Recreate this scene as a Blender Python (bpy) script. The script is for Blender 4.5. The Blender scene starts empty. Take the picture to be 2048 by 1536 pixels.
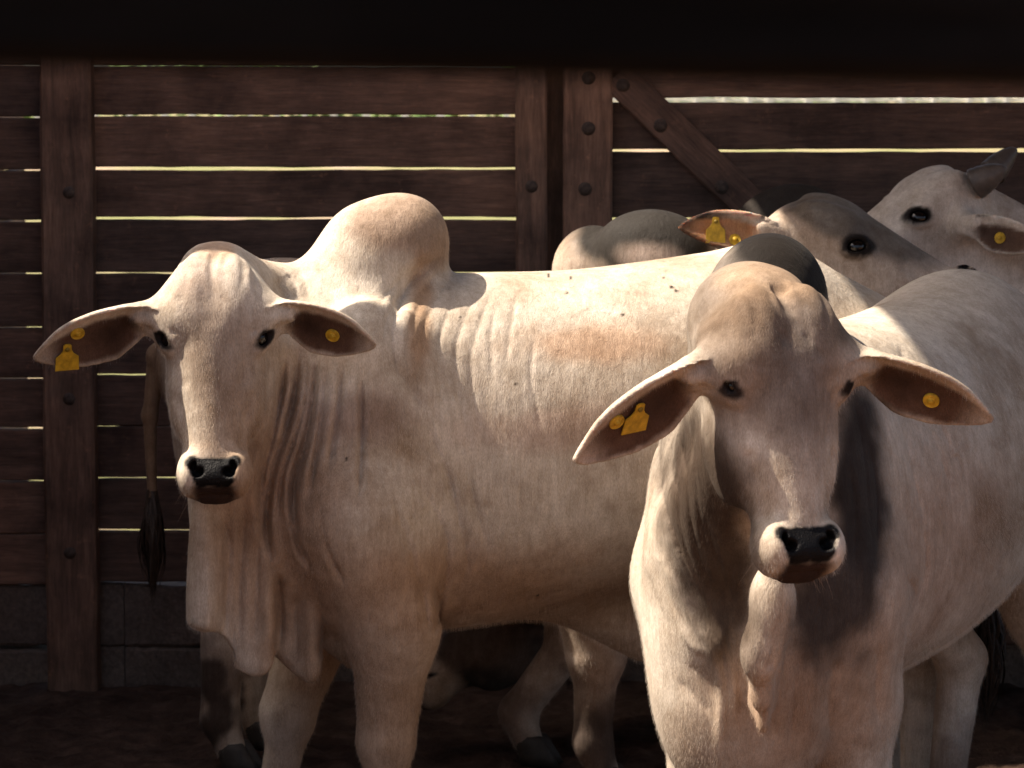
import bpy, bmesh, math, random, os
import numpy as np
from mathutils import Vector, Matrix
from concurrent.futures import ThreadPoolExecutor

random.seed(7)
C = bpy.context.scene
COL = C.collection

# ------------------------------------------------------------------ camera
CAM_H = 1.84
FPX = 6300.0                       # focal length in photo pixels (photo is 2048 x 1536)
PITCH = math.atan((768 - 170) / FPX)
cam = bpy.data.cameras.new("camera")
cam.sensor_width = 36.0
cam.lens = FPX / 2048 * 36.0
cam.clip_start = 0.05
cam.clip_end = 2000
cam.dof.use_dof = True
cam.dof.focus_distance = 6.3
cam.dof.aperture_fstop = 11.0
cam_o = bpy.data.objects.new("camera", cam)
cam_o.location = (0, 0, CAM_H)
cam_o.rotation_euler = (math.radians(90) - PITCH, 0, 0)
COL.objects.link(cam_o)
C.camera = cam_o

# ------------------------------------------------------------------ sky, sun, exposure
SUN_DIR = Vector((-0.56, 0.035, 0.83)).normalized()      # from the scene towards the sun
world = bpy.data.worlds.new("World")
C.world = world
world.use_nodes = True
wn = world.node_tree.nodes
bg = wn["Background"]
sky = wn.new("ShaderNodeTexSky")
sky.sky_type = 'NISHITA'
sky.sun_disc = False
sky.sun_elevation = math.asin(SUN_DIR.z)
sky.sun_rotation = math.atan2(SUN_DIR.x, SUN_DIR.y)
sky.dust_density = 5.0
sky.ozone_density = 0.3
world.node_tree.links.new(sky.outputs[0], bg.inputs[0])
bg.inputs[1].default_value = 0.062
sl = bpy.data.lights.new("sun", 'SUN')
sl.energy = 2.9
sl.angle = math.radians(0.55)
sl.color = (1.0, 0.885, 0.735)
sun_o = bpy.data.objects.new("sun", sl)
sun_o.rotation_euler = SUN_DIR.to_track_quat('Z', 'Y').to_euler()
sun_o.location = SUN_DIR * 30
COL.objects.link(sun_o)
C.view_settings.view_transform = 'Standard'
C.view_settings.look = 'None'
C.view_settings.exposure = 2.05
C.view_settings.gamma = 1.0

SIDE_H = 2.80
ROOF_X, ROOF_Z = -0.72, 3.6
_cp, _sp = math.cos(PITCH), math.sin(PITCH)
def at(px, py, Y):
    """point at depth Y seen at photo pixel (px, py)"""
    cx, cy = (px - 1024) / FPX, (768 - py) / FPX
    d = np.array([cx, _cp + cy * _sp, -_sp + cy * _cp])
    return np.array([0, 0, CAM_H]) + d * (Y / d[1])
def m(n, Y):                       # photo pixels to metres at depth Y
    return n * Y / FPX

# ------------------------------------------------------------------ materials
class NT:
    def __init__(s, name):
        s.mat = bpy.data.materials.new(name); s.mat.use_nodes = True
        s.t = s.mat.node_tree; s.n = s.t.nodes; s.p = s.n["Principled BSDF"]
    def add(s, typ, **kw):
        nd = s.n.new(typ)
        for k, v in kw.items():
            if k.startswith("i_"):
                nd.inputs[k[2:].replace("_", " ")].default_value = v
            else: setattr(nd, k, v)
        return nd
    def link(s, a, b): s.t.links.new(a, b)
    def coord(s, scale, kind="Object"):
        tc = s.add("ShaderNodeTexCoord"); mp = s.add("ShaderNodeMapping")
        mp.inputs["Scale"].default_value = scale
        s.link(tc.outputs[kind], mp.inputs[0]); return mp.outputs[0]
    def noise(s, vec, scale, detail=4, rough=0.55, dist=0.0):
        nz = s.add("ShaderNodeTexNoise"); nz.inputs["Scale"].default_value = scale
        nz.inputs["Detail"].default_value = detail; nz.inputs["Roughness"].default_value = rough
        nz.inputs["Distortion"].default_value = dist
        s.link(vec, nz.inputs["Vector"]); return nz.outputs["Fac"]
    def ramp(s, fac, stops):
        r = s.add("ShaderNodeValToRGB"); el = r.color_ramp.elements
        while len(el) < len(stops): el.new(0.5)
        for e, (p, c) in zip(el, stops):
            e.position = p; e.color = (*c, 1) if len(c) == 3 else c
        s.link(fac, r.inputs[0]); return r.outputs[0]
    def mix(s, fac, a, b, mode='MIX'):
        mx = s.add("ShaderNodeMix", data_type='RGBA', blend_type=mode)
        for sock, v in ((mx.inputs[0], fac), (mx.inputs[6], a), (mx.inputs[7], b)):
            if hasattr(v, "is_output"): s.link(v, sock)
            elif isinstance(v, (int, float)): sock.default_value = v
            else: sock.default_value = (*v, 1)
        return mx.outputs[2]
    def math(s, op, a, b=0.0):
        mm = s.add("ShaderNodeMath", operation=op)
        for sock, v in ((mm.inputs[0], a), (mm.inputs[1], b)):
            if hasattr(v, "is_output"): s.link(v, sock)
            else: sock.default_value = v
        return mm.outputs[0]
    def bump(s, h, strength, dist, normal=None):
        b = s.add("ShaderNodeBump"); b.inputs["Strength"].default_value = strength
        b.inputs["Distance"].default_value = dist
        s.link(h, b.inputs["Height"])
        if normal: s.link(normal, b.inputs["Normal"])
        return b.outputs[0]

def hide_material():
    k = NT("short_cattle_hide")
    a = k.add("ShaderNodeAttribute", attribute_name="col")
    e = k.add("ShaderNodeAttribute", attribute_name="ext")
    sep = k.add("ShaderNodeSeparateColor"); k.link(e.outputs["Color"], sep.inputs[0])
    ear, wet, smooth = sep.outputs[0], sep.outputs[1], sep.outputs[2]
    v1 = k.coord((1, 1, 1))
    vs = k.coord((1, 1, 0.28))
    big = k.noise(v1, 5.0, 4, 0.6)
    mid = k.noise(v1, 26.0, 4, 0.6)
    hair = k.noise(vs, 520.0, 2, 0.6)
    vst = k.coord((1, 1, 0.12)); streak = k.noise(vst, 85.0, 4, 0.65, 0.3); dirt = k.noise(v1, 2.6, 5, 0.62, 0.4)
    c = k.mix(1.0, a.outputs["Color"], k.ramp(big, [(0.3, (0.80, 0.75, 0.70)), (0.66, (1.06, 1.06, 1.06))]), 'MULTIPLY')
    c = k.mix(1.0, c, k.ramp(mid, [(0.3, (0.82, 0.785, 0.75)), (0.65, (1.05, 1.05, 1.05))]), 'MULTIPLY')
    c = k.mix(1.0, c, k.ramp(hair, [(0.28, (0.76, 0.74, 0.72)), (0.7, (1.12, 1.12, 1.12))]), 'MULTIPLY')
    c = k.mix(1.0, c, k.ramp(streak, [(0.3, (0.84, 0.82, 0.80)), (0.66, (1.07, 1.07, 1.07))]), 'MULTIPLY')
    c = k.mix(1.0, c, k.ramp(dirt, [(0.32, (0.60, 0.52, 0.44)), (0.50, (1, 1, 1)), (0.8, (1.04, 1.05, 1.06))]), 'MULTIPLY')
    k.link(c, k.p.inputs["Base Color"])
    rough = k.math('SUBTRACT', 0.72, k.math('MULTIPLY', wet, 0.30))
    k.link(rough, k.p.inputs["Roughness"])
    k.p.inputs["Specular IOR Level"].default_value = 0.13
    k.link(k.math('MULTIPLY', k.math('SUBTRACT', 1.0, wet), 0.03), k.p.inputs['Sheen Weight'])
    k.p.inputs["Sheen Roughness"].default_value = 0.5
    k.p.inputs["Sheen Tint"].default_value = (1, 0.92, 0.84, 1)
    vw = k.coord((1, 1, 0.16))
    wr = k.noise(vw, 60.0, 3, 0.6, 0.4)
    hb = k.noise(vs, 380.0, 3, 0.7)
    soft = k.noise(v1, 14.0, 3, 0.5)
    h = k.math('ADD', k.math('MULTIPLY', wr, k.math('MULTIPLY', k.math('SUBTRACT', 1.0, smooth), 0.42)), k.math('MULTIPLY', hb, 0.22))
    h = k.math('ADD', h, k.math('MULTIPLY', soft, 0.55))
    h = k.math('ADD', h, k.math('MULTIPLY', k.math('MULTIPLY', k.noise(v1, 240.0, 2), wet), 0.3))
    k.link(k.bump(h, 0.8, 0.008), k.p.inputs["Normal"])
    k.link(k.math('MULTIPLY', ear, 0.9), k.p.inputs["Subsurface Weight"])
    k.p.inputs["Subsurface Radius"].default_value = (1.0, 0.38, 0.2); k.p.inputs["Subsurface Scale"].default_value = 0.02
    return k.mat

def simple_mat(name, col, rough=0.6, spec=0.4, coat=0.0, bump=0.0, bscale=80, var=0.0):
    k = NT(name)
    k.p.inputs["Roughness"].default_value = rough
    k.p.inputs["Specular IOR Level"].default_value = spec
    k.p.inputs["Coat Weight"].default_value = coat
    v = k.coord((1, 1, 1)); nz = k.noise(v, bscale, 5, 0.6)
    if var > 0:
        lo = tuple(x * (1 - var) for x in col); hi = tuple(min(1, x * (1 + var)) for x in col)
        k.link(k.ramp(nz, [(0.3, lo), (0.7, hi)]), k.p.inputs["Base Color"])
    else:
        k.p.inputs["Base Color"].default_value = (*col, 1)
    if bump > 0: k.link(k.bump(nz, 0.6, bump), k.p.inputs["Normal"])
    return k.mat

def wood_material(name, base, grain=(1, 1, 1), seed=0.0):
    """dark weathered plank wood; grain = mapping scale (small along the board)"""
    k = NT(name)
    tc = k.add("ShaderNodeTexCoord"); oi = k.add("ShaderNodeObjectInfo")
    cmb = k.add("ShaderNodeVectorMath", operation='ADD')
    sc = k.add("ShaderNodeVectorMath", operation='SCALE')
    cb = k.add("ShaderNodeCombineXYZ")
    k.link(oi.outputs["Random"], cb.inputs[0]); k.link(oi.outputs["Random"], cb.inputs[1]); k.link(oi.outputs["Random"], cb.inputs[2])
    k.link(cb.outputs[0], sc.inputs[0]); sc.inputs["Scale"].default_value = 37.0
    k.link(tc.outputs["Object"], cmb.inputs[0]); k.link(sc.outputs[0], cmb.inputs[1])
    mp = k.add("ShaderNodeMapping"); mp.inputs["Scale"].default_value = grain; k.link(cmb.outputs[0], mp.inputs[0])
    vec = mp.outputs[0]
    iso = cmb.outputs[0]
    g = k.noise(vec, 34.0, 6, 0.65, 0.6)
    fine = k.noise(vec, 150.0, 4, 0.7)
    blot = k.noise(iso, 3.2, 5, 0.62)
    spots = k.noise(iso, 22.0, 6, 0.75)
    b = np.array(base)
    c = k.ramp(g, [(0.25, tuple(b * 0.55)), (0.5, tuple(b)), (0.78, tuple(b * 1.5))])
    c = k.mix(1.0, c, k.ramp(blot, [(0.32, (0.42, 0.40, 0.40)), (0.5, (1, 1, 1)), (0.7, (1.55, 1.5, 1.42))]), 'MULTIPLY')
    c = k.mix(k.ramp(spots, [(0.60, (0, 0, 0)), (0.74, (0.55, 0.55, 0.55))]), c, tuple(b * np.array([2.6, 2.3, 2.0])))
    c = k.mix(1.0, c, k.ramp(fine, [(0.3, (0.7, 0.7, 0.7)), (0.7, (1.2, 1.2, 1.2))]), 'MULTIPLY')
    c = k.mix(1.0, c, k.ramp(oi.outputs['Random'], [(0.0, (0.72, 0.74, 0.76)), (0.5, (1.0, 0.98, 0.96)), (1.0, (1.30, 1.24, 1.18))]), 'MULTIPLY')
    k.link(c, k.p.inputs["Base Color"])
    k.p.inputs["Roughness"].default_value = 0.75
    k.p.inputs["Specular IOR Level"].default_value = 0.3
    h = k.math('ADD', k.math('MULTIPLY', g, 0.7), k.math('MULTIPLY', fine, 0.4))
    k.link(k.bump(h, 0.8, 0.004), k.p.inputs["Normal"])
    return k.mat

# ------------------------------------------------------------------ plain object helpers
def link(name, me, mat, parent=None, smooth=False):
    o = bpy.data.objects.new(name, me)
    COL.objects.link(o)
    if mat: me.materials.append(mat)
    if smooth: me.polygons.foreach_set("use_smooth", [True] * len(me.polygons))
    if parent: o.parent = parent
    return o
def tag(o, label=None, cat=None, group=None, kind=None):
    if label: o["label"] = label
    if cat: o["category"] = cat
    if group: o["group"] = group
    if kind: o["kind"] = kind
    return o
def empty(name, loc, label, cat, group=None):
    o = bpy.data.objects.new(name, None); o.location = loc; COL.objects.link(o)
    return tag(o, label, cat, group)
def bm_obj(name, bm, mat, parent=None, loc=(0, 0, 0), smooth=False):
    me = bpy.data.meshes.new(name); bm.to_mesh(me); bm.free()
    o = link(name, me, mat, parent, smooth); o.location = loc
    return o
def board(name, x0, x1, y0, y1, z0, z1, mat, parent, bevel=0.004, wob=0.0025, seg=0.06, long='x', origin=None):
    """a sawn board with slightly uneven edges, subdivided along its length"""
    rnd = random.Random(hash((round(x0, 3), round(z0, 3), round(y0, 3))) & 0xffff)
    ctr = np.array([(x0 + x1) / 2, (y0 + y1) / 2, (z0 + z1) / 2])
    L = (x1 - x0) if long == 'x' else (z1 - z0)
    n = max(1, int(L / seg))
    bm = bmesh.new(); rings = []
    b = bevel
    if long == 'x': W, T = (z1 - z0) / 2, (y1 - y0) / 2
    else: W, T = (x1 - x0) / 2, (y1 - y0) / 2
    prof = [(-W + b, -T), (W - b, -T), (W, -T + b), (W, T - b), (W - b, T), (-W + b, T), (-W, T - b), (-W, -T + b)]
    e = [0.0, 0.0]
    for i in range(n + 1):
        t = -L / 2 + L * i / n
        e = [v * 0.88 + rnd.uniform(-wob, wob) * 0.45 for v in e]
        ring = []
        for (w, d) in prof:
            ww = w + (e[0] if w < 0 else e[1]) + rnd.uniform(-wob, wob) * 0.35
            p = (t, d, ww) if long == 'x' else (ww, d, t)
            ring.append(bm.verts.new(p))
        rings.append(ring)
    for i in range(n):
        for j in range(8):
            bm.faces.new((rings[i][j], rings[i][(j + 1) % 8], rings[i + 1][(j + 1) % 8], rings[i + 1][j]))
    bm.faces.new(rings[0]); bm.faces.new(rings[-1])
    bmesh.ops.recalc_face_normals(bm, faces=bm.faces)
    pl = np.array(parent.location) if parent else np.zeros(3)
    return bm_obj(name, bm, mat, parent, tuple(ctr - pl))
def bolt_bm(r=0.012, h=0.006):
    h *= 0.6
    """bolt head on a washer, axis -Y"""
    bm = bmesh.new()
    def ring(rad, y, n=16): return [bm.verts.new((rad * math.cos(2 * math.pi * i / n), y, rad * math.sin(2 * math.pi * i / n))) for i in range(n)]
    prof = [(r * 1.5, 0.002), (r * 1.5, -h * 0.3), (r * 1.05, -h * 0.35), (r, -h), (r * 0.75, -h * 1.35), (r * 0.3, -h * 1.55)]
    R = [ring(a, y) for a, y in prof]
    for a, b in zip(R, R[1:]):
        for i in range(16): bm.faces.new((a[i], a[(i + 1) % 16], b[(i + 1) % 16], b[i]))
    bm.faces.new(R[-1])
    bmesh.ops.recalc_face_normals(bm, faces=bm.faces)
    return bm

# ------------------------------------------------------------------ implicit-surface sculpting kit
F32 = np.float32
def unit(v): v = np.asarray(v, float); return v / (np.linalg.norm(v) + 1e-12)
def smin(a, b, k):
    if k <= 0: return np.minimum(a, b)
    h = np.clip(0.5 + 0.5 * (b - a) / k, 0, 1)
    return b + (a - b) * h - k * h * (1 - h)
def smax(a, b, k): return -smin(-a, -b, k)
def sstep(a, b, x):
    t = np.clip((x - a) / (b - a), 0, 1); return t * t * (3 - 2 * t)
def vnoise(P, scale, seed=0):
    """cheap value noise, -1..1"""
    Q = P * scale + seed * 17.31
    I = np.floor(Q).astype(np.int64); Fr = (Q - I); Fr = Fr * Fr * (3 - 2 * Fr)
    def hsh(i, j, k):
        n = (i * 374761393 + j * 668265263 + k * 2147483647 + seed * 144665) & 0x7fffffff
        n = ((n ^ (n >> 13)) * 1274126177) & 0x7fffffff
        n = n ^ (n >> 16)
        return (n & 0xffff) / 32767.5 - 1
    out = 0
    for dx in (0, 1):
        wx = Fr[:, 0] if dx else 1 - Fr[:, 0]
        for dy in (0, 1):
            wy = Fr[:, 1] if dy else 1 - Fr[:, 1]
            for dz in (0, 1):
                wz = Fr[:, 2] if dz else 1 - Fr[:, 2]
                out = out + wx * wy * wz * hsh(I[:, 0] + dx, I[:, 1] + dy, I[:, 2] + dz)
    return out
def fbm(P, scale, seed=0, oct=3):
    r, a = 0, 1.0
    for o in range(oct): r = r + a * vnoise(P, scale * 2 ** o, seed + o); a *= 0.5
    return r / 1.75

class Ell:
    def __init__(s, c, r, axes=None):
        s.c = np.asarray(c, float); s.r = np.asarray(r, float)
        s.A = np.eye(3) if axes is None else np.asarray([unit(a) for a in axes])
        s.bc, s.br = s.c, float(s.r.max())
    def __call__(s, P):
        q = (P - s.c) @ s.A.T
        k0 = np.sqrt(((q / s.r) ** 2).sum(1)) + 1e-9
        k1 = np.sqrt(((q / (s.r ** 2)) ** 2).sum(1)) + 1e-9
        return k0 * (k0 - 1) / k1
class Cone:
    def __init__(s, p, q, r1, r2):
        s.p = np.asarray(p, float); s.v = np.asarray(q, float) - s.p; s.r1, s.r2 = r1, r2
        s.L2 = float(s.v @ s.v) + 1e-12
        s.bc = s.p + s.v / 2; s.br = math.sqrt(s.L2) / 2 + max(r1, r2)
    def hit(s, c, r):
        return float(s(c[None])[0]) < r + 0.13
    def __call__(s, P):
        w = P - s.p
        t = np.clip((w @ s.v) / s.L2, 0, 1)
        return np.sqrt(((w - t[:, None] * s.v) ** 2).sum(1)) - (s.r1 + t * (s.r2 - s.r1))
def catmull(xs, ys, n=200):
    xs, ys = np.asarray(xs, float), np.asarray(ys, float)
    d = np.zeros_like(ys); sl_ = np.diff(ys) / np.diff(xs)
    for i in range(1, len(xs) - 1):
        a, b = sl_[i - 1], sl_[i]
        d[i] = 0 if a * b <= 0 else 2 * a * b / (a + b)
    d[0], d[-1] = sl_[0], sl_[-1]
    X = np.linspace(xs[0], xs[-1], n); i = np.clip(np.searchsorted(xs, X, 'right') - 1, 0, len(xs) - 2)
    h = xs[i + 1] - xs[i]; t = (X - xs[i]) / h
    return X, ((2 * t**3 - 3 * t**2 + 1) * ys[i] + (t**3 - 2 * t**2 + t) * h * d[i] + (-2 * t**3 + 3 * t**2) * ys[i + 1] + (t**3 - t**2) * h * d[i + 1])
class Loft:
    """stations (t, lateral, centre, half width, up, down, exponent) along a straight axis"""
    def __init__(s, o, axis, lat, up, st, sc=1.0):
        s.o = np.asarray(o, float); s.B = np.array([unit(axis), unit(lat), unit(up)])
        st = sorted(st); S = np.array(st, float); S[:, :6] *= sc
        s.t0, s.t1 = S[0, 0], S[-1, 0]
        s.X = None; s.tab = []
        for c in range(1, 7):
            s.X, y = catmull(S[:, 0], S[:, c]); s.tab.append(y)
        mid = (s.t0 + s.t1) / 2
        ext = max(np.abs(S[:, 1]).max() + S[:, 3].max(), (np.abs(S[:, 2] - S[:, 2].mean()) + np.maximum(S[:, 4], S[:, 5])).max())
        s.bc = s.o + s.B[0] * mid + s.B[2] * S[:, 2].mean(); s.br = math.hypot((s.t1 - s.t0) / 2, ext * 1.2)
    def __call__(s, P):
        q = (P - s.o) @ s.B.T
        t = np.clip(q[:, 0], s.t0, s.t1)
        lat, cz, a, bu, bd, n = [np.interp(t, s.X, y) for y in s.tab]
        x = q[:, 1] - lat; z = q[:, 2] - cz
        b = np.where(z > 0, bu, bd)
        rho = ((np.abs(x) / a) ** n + (np.abs(z) / b) ** n + 1e-12) ** (1 / n)
        rad = np.sqrt(x * x + z * z) + 1e-6
        d = np.where(rho > 0.3, rad * (1 - 1 / np.maximum(rho, 0.3)), -np.minimum(a, b) * 0.7)
        d = np.maximum(d, -np.minimum(a, b))
        dt = np.abs(q[:, 0] - t)
        return np.where(dt > 0, np.sqrt(np.maximum(d, 0) ** 2 + dt ** 2), d)
class Sheet:
    """hanging skin sheet: plan path [(x, y, ztop, zbottom)], thickness, fold amplitude and wavelength"""
    def __init__(s, path, thick, amp, wav, phase=0.0):
        s.p = np.asarray(path, float); s.th, s.amp, s.wav, s.ph = thick, amp, wav, phase
        d = np.diff(s.p[:, :2], axis=0); s.sl = np.sqrt((d ** 2).sum(1)); s.cum = np.concatenate([[0], np.cumsum(s.sl)])
        mn = np.array([s.p[:, 0].min(), s.p[:, 1].min(), s.p[:, 3].min()]); mx = np.array([s.p[:, 0].max(), s.p[:, 1].max(), s.p[:, 2].max()])
        s.bc = (mn + mx) / 2; s.br = np.linalg.norm(mx - mn) / 2 + thick + amp
    def __call__(s, P):
        best = np.full(len(P), 9.0); S = np.zeros(len(P)); Lt = np.zeros(len(P))
        for i in range(len(s.sl)):
            a = s.p[i, :2]; v = (s.p[i + 1, :2] - a) / s.sl[i]
            w = P[:, :2] - a; t = np.clip(w @ v, 0, s.sl[i])
            e = w - t[:, None] * v; dd = np.sqrt((e ** 2).sum(1))
            sg = np.sign(v[0] * w[:, 1] - v[1] * w[:, 0])
            mk = dd < best
            best = np.where(mk, dd, best); S = np.where(mk, s.cum[i] + t, S); Lt = np.where(mk, dd * np.where(sg == 0, 1, sg), Lt)
        zt = np.interp(S, s.cum, s.p[:, 2]); zb = np.interp(S, s.cum, s.p[:, 3])
        hgt = np.clip((zt - P[:, 2]) / (zt - zb + 1e-6), 0, 1)
        off = s.amp * hgt ** 0.7 * np.sin(2 * math.pi * S / s.wav + s.ph + 1.2 * np.sin(P[:, 2] * 6))
        zb = zb + 0.03 * np.sin(2 * math.pi * S / s.wav * 0.9 + s.ph + 1)
        lat = np.abs(Lt - off) - s.th * (1 - 0.25 * hgt)
        ver = np.maximum(zb - P[:, 2], P[:, 2] - zt) + s.th
        d = np.sqrt(np.maximum(lat + s.th * 0.9, 0) ** 2 + np.maximum(ver, 0) ** 2) - s.th * 0.9
        return np.where((lat < -s.th * 0.9) & (ver < 0), np.maximum(lat, ver - s.th * 0.9), d) * 0.8
class EarShell:
    """cupped ear: base point, axis a (root to tip), p (towards the lower rim), n (out of the hollow)"""
    def __init__(s, base, a, p, n, length, wide, thk=1.0):
        s.o = np.asarray(base, float); s.a = unit(a)
        p = np.asarray(p, float); s.p = unit(p - s.a * (p @ s.a)); s.n = unit(np.cross(s.a, s.p))
        if s.n @ np.asarray(n, float) < 0: s.n = -s.n
        s.L = length; s.w = wide; s.thk = thk
        sx = [0.0, 0.12, 0.25, 0.42, 0.6, 0.75, 0.88, 0.96, 1.0]
        top = [-0.10, -0.15, -0.175, -0.185, -0.17, -0.13, -0.06, -0.005, 0.03]
        bot = [0.05, 0.10, 0.165, 0.225, 0.215, 0.175, 0.125, 0.085, 0.055]
        s.sx, s.top = catmull(sx, top); _, s.bot = catmull(sx, bot)
        s.bc = s.o + s.a * length / 2; s.br = length * 0.66
    def stn(s, P):
        q = P - s.o; return q @ s.a / s.L, q @ s.p / (s.L * s.w), q @ s.n / s.L
    def cup(s, x, t):
        tp, bt = np.interp(x, s.sx, s.top), np.interp(x, s.sx, s.bot)
        mid, hw = (tp + bt) / 2, (bt - tp) / 2 + 1e-3
        r = np.clip((t - mid) / hw, -1.3, 1.3)
        depth = 0.075 * np.clip(1.15 - x, 0.25, 1) 
        return depth * (np.abs(r) ** 2.2 - 0.75) + 0.055 * np.clip(-r, 0, 1.3) ** 3 * np.clip(1.1 - x, 0, 1), r, hw, mid
    def __call__(s, P):
        x, t, nn = s.stn(P)
        xc = np.clip(x, 0, 1)
        cu, r, hw, mid = s.cup(xc, t)
        th = (0.035 - 0.013 * xc) * s.thk
        face = (np.abs(nn - cu) - th) * s.L
        edge = (np.abs(t - mid) - hw) * s.L * s.w
        end = np.maximum(x - 1, -x) * s.L
        e = np.maximum(edge, end)
        rr = 0.007
        return (np.sqrt(np.maximum(face + rr, 0) ** 2 + np.maximum(e + rr, 0) ** 2) - rr) * 0.8 + np.minimum(np.maximum(face + rr, e + rr), 0) * 0.8
class Groove:
    """crease or ridge along a polyline drawn in the X-Z plane, applied on the side facing -Y"""
    def __init__(s, pts, width, depth, ycut=None, taper=True):
        s.p = np.asarray(pts, float); s.w, s.dp, s.taper = width, depth, taper
        mn, mx = s.p.min(0), s.p.max(0)
        s.bc = (mn + mx) / 2; s.br = np.linalg.norm(mx - mn) / 2 + width * 3 + 0.16
        s.yc = (s.p[:, 1].mean() + 0.2) if ycut is None else ycut; s.yl = s.p[:, 1].mean() - 0.11
        d = np.diff(s.p[:, [0, 2]], axis=0); s.sl = np.sqrt((d ** 2).sum(1)); s.tot = s.sl.sum()
    def hit(s, c, r):
        a = s.p[:-1, [0, 2]]; v = s.p[1:, [0, 2]] - a; w = c[[0, 2]] - a
        t = np.clip((w * v).sum(1) / ((v * v).sum(1) + 1e-12), 0, 1)
        return c[1] - r < s.yc + .03 and c[1] + r > s.yl - .05 and np.sqrt(((w - t[:, None] * v) ** 2).sum(1)).min() < r + s.w * 4.5
    def __call__(s, P):
        Q = P[:, [0, 2]]; best = np.full(len(P), 9.0); S = np.zeros(len(P)); acc = 0
        for i in range(len(s.sl)):
            a = s.p[i, [0, 2]]; v = (s.p[i + 1, [0, 2]] - a) / s.sl[i]
            w = Q - a; t = np.clip(w @ v, 0, s.sl[i]); dd = np.sqrt(((w - t[:, None] * v) ** 2).sum(1))
            mk = dd < best; best = np.where(mk, dd, best); S = np.where(mk, acc + t, S); acc += s.sl[i]
        g = s.dp * (np.exp(-(best / s.w) ** 2) if s.dp < 0 else 1.1 * np.exp(-best / s.w) - 0.16 * np.exp(-((best - 2.4 * s.w) / (1.3 * s.w)) ** 2))
        if s.taper: u = S / s.tot; g = g * np.clip(np.minimum(u, 1 - u) * 5, 0.15, 1)
        return g * (1 - sstep(s.yc - 0.06, s.yc + 0.02, P[:, 1])) * sstep(s.yl - .04, s.yl + .04, P[:, 1])

def polyline(pts, Y, n=6):
    """smooth world polyline through photo points at depth Y (number or list)"""
    pts = [at(p[0], p[1], Y if np.isscalar(Y) else Y[i]) for i, p in enumerate(pts)]
    if len(pts) < 3: return np.array(pts)
    P = np.array(pts); tt = np.arange(len(P))
    return np.stack([catmull(tt, P[:, c], (len(P) - 1) * n + 1)[1] for c in range(3)], 1)

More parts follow.
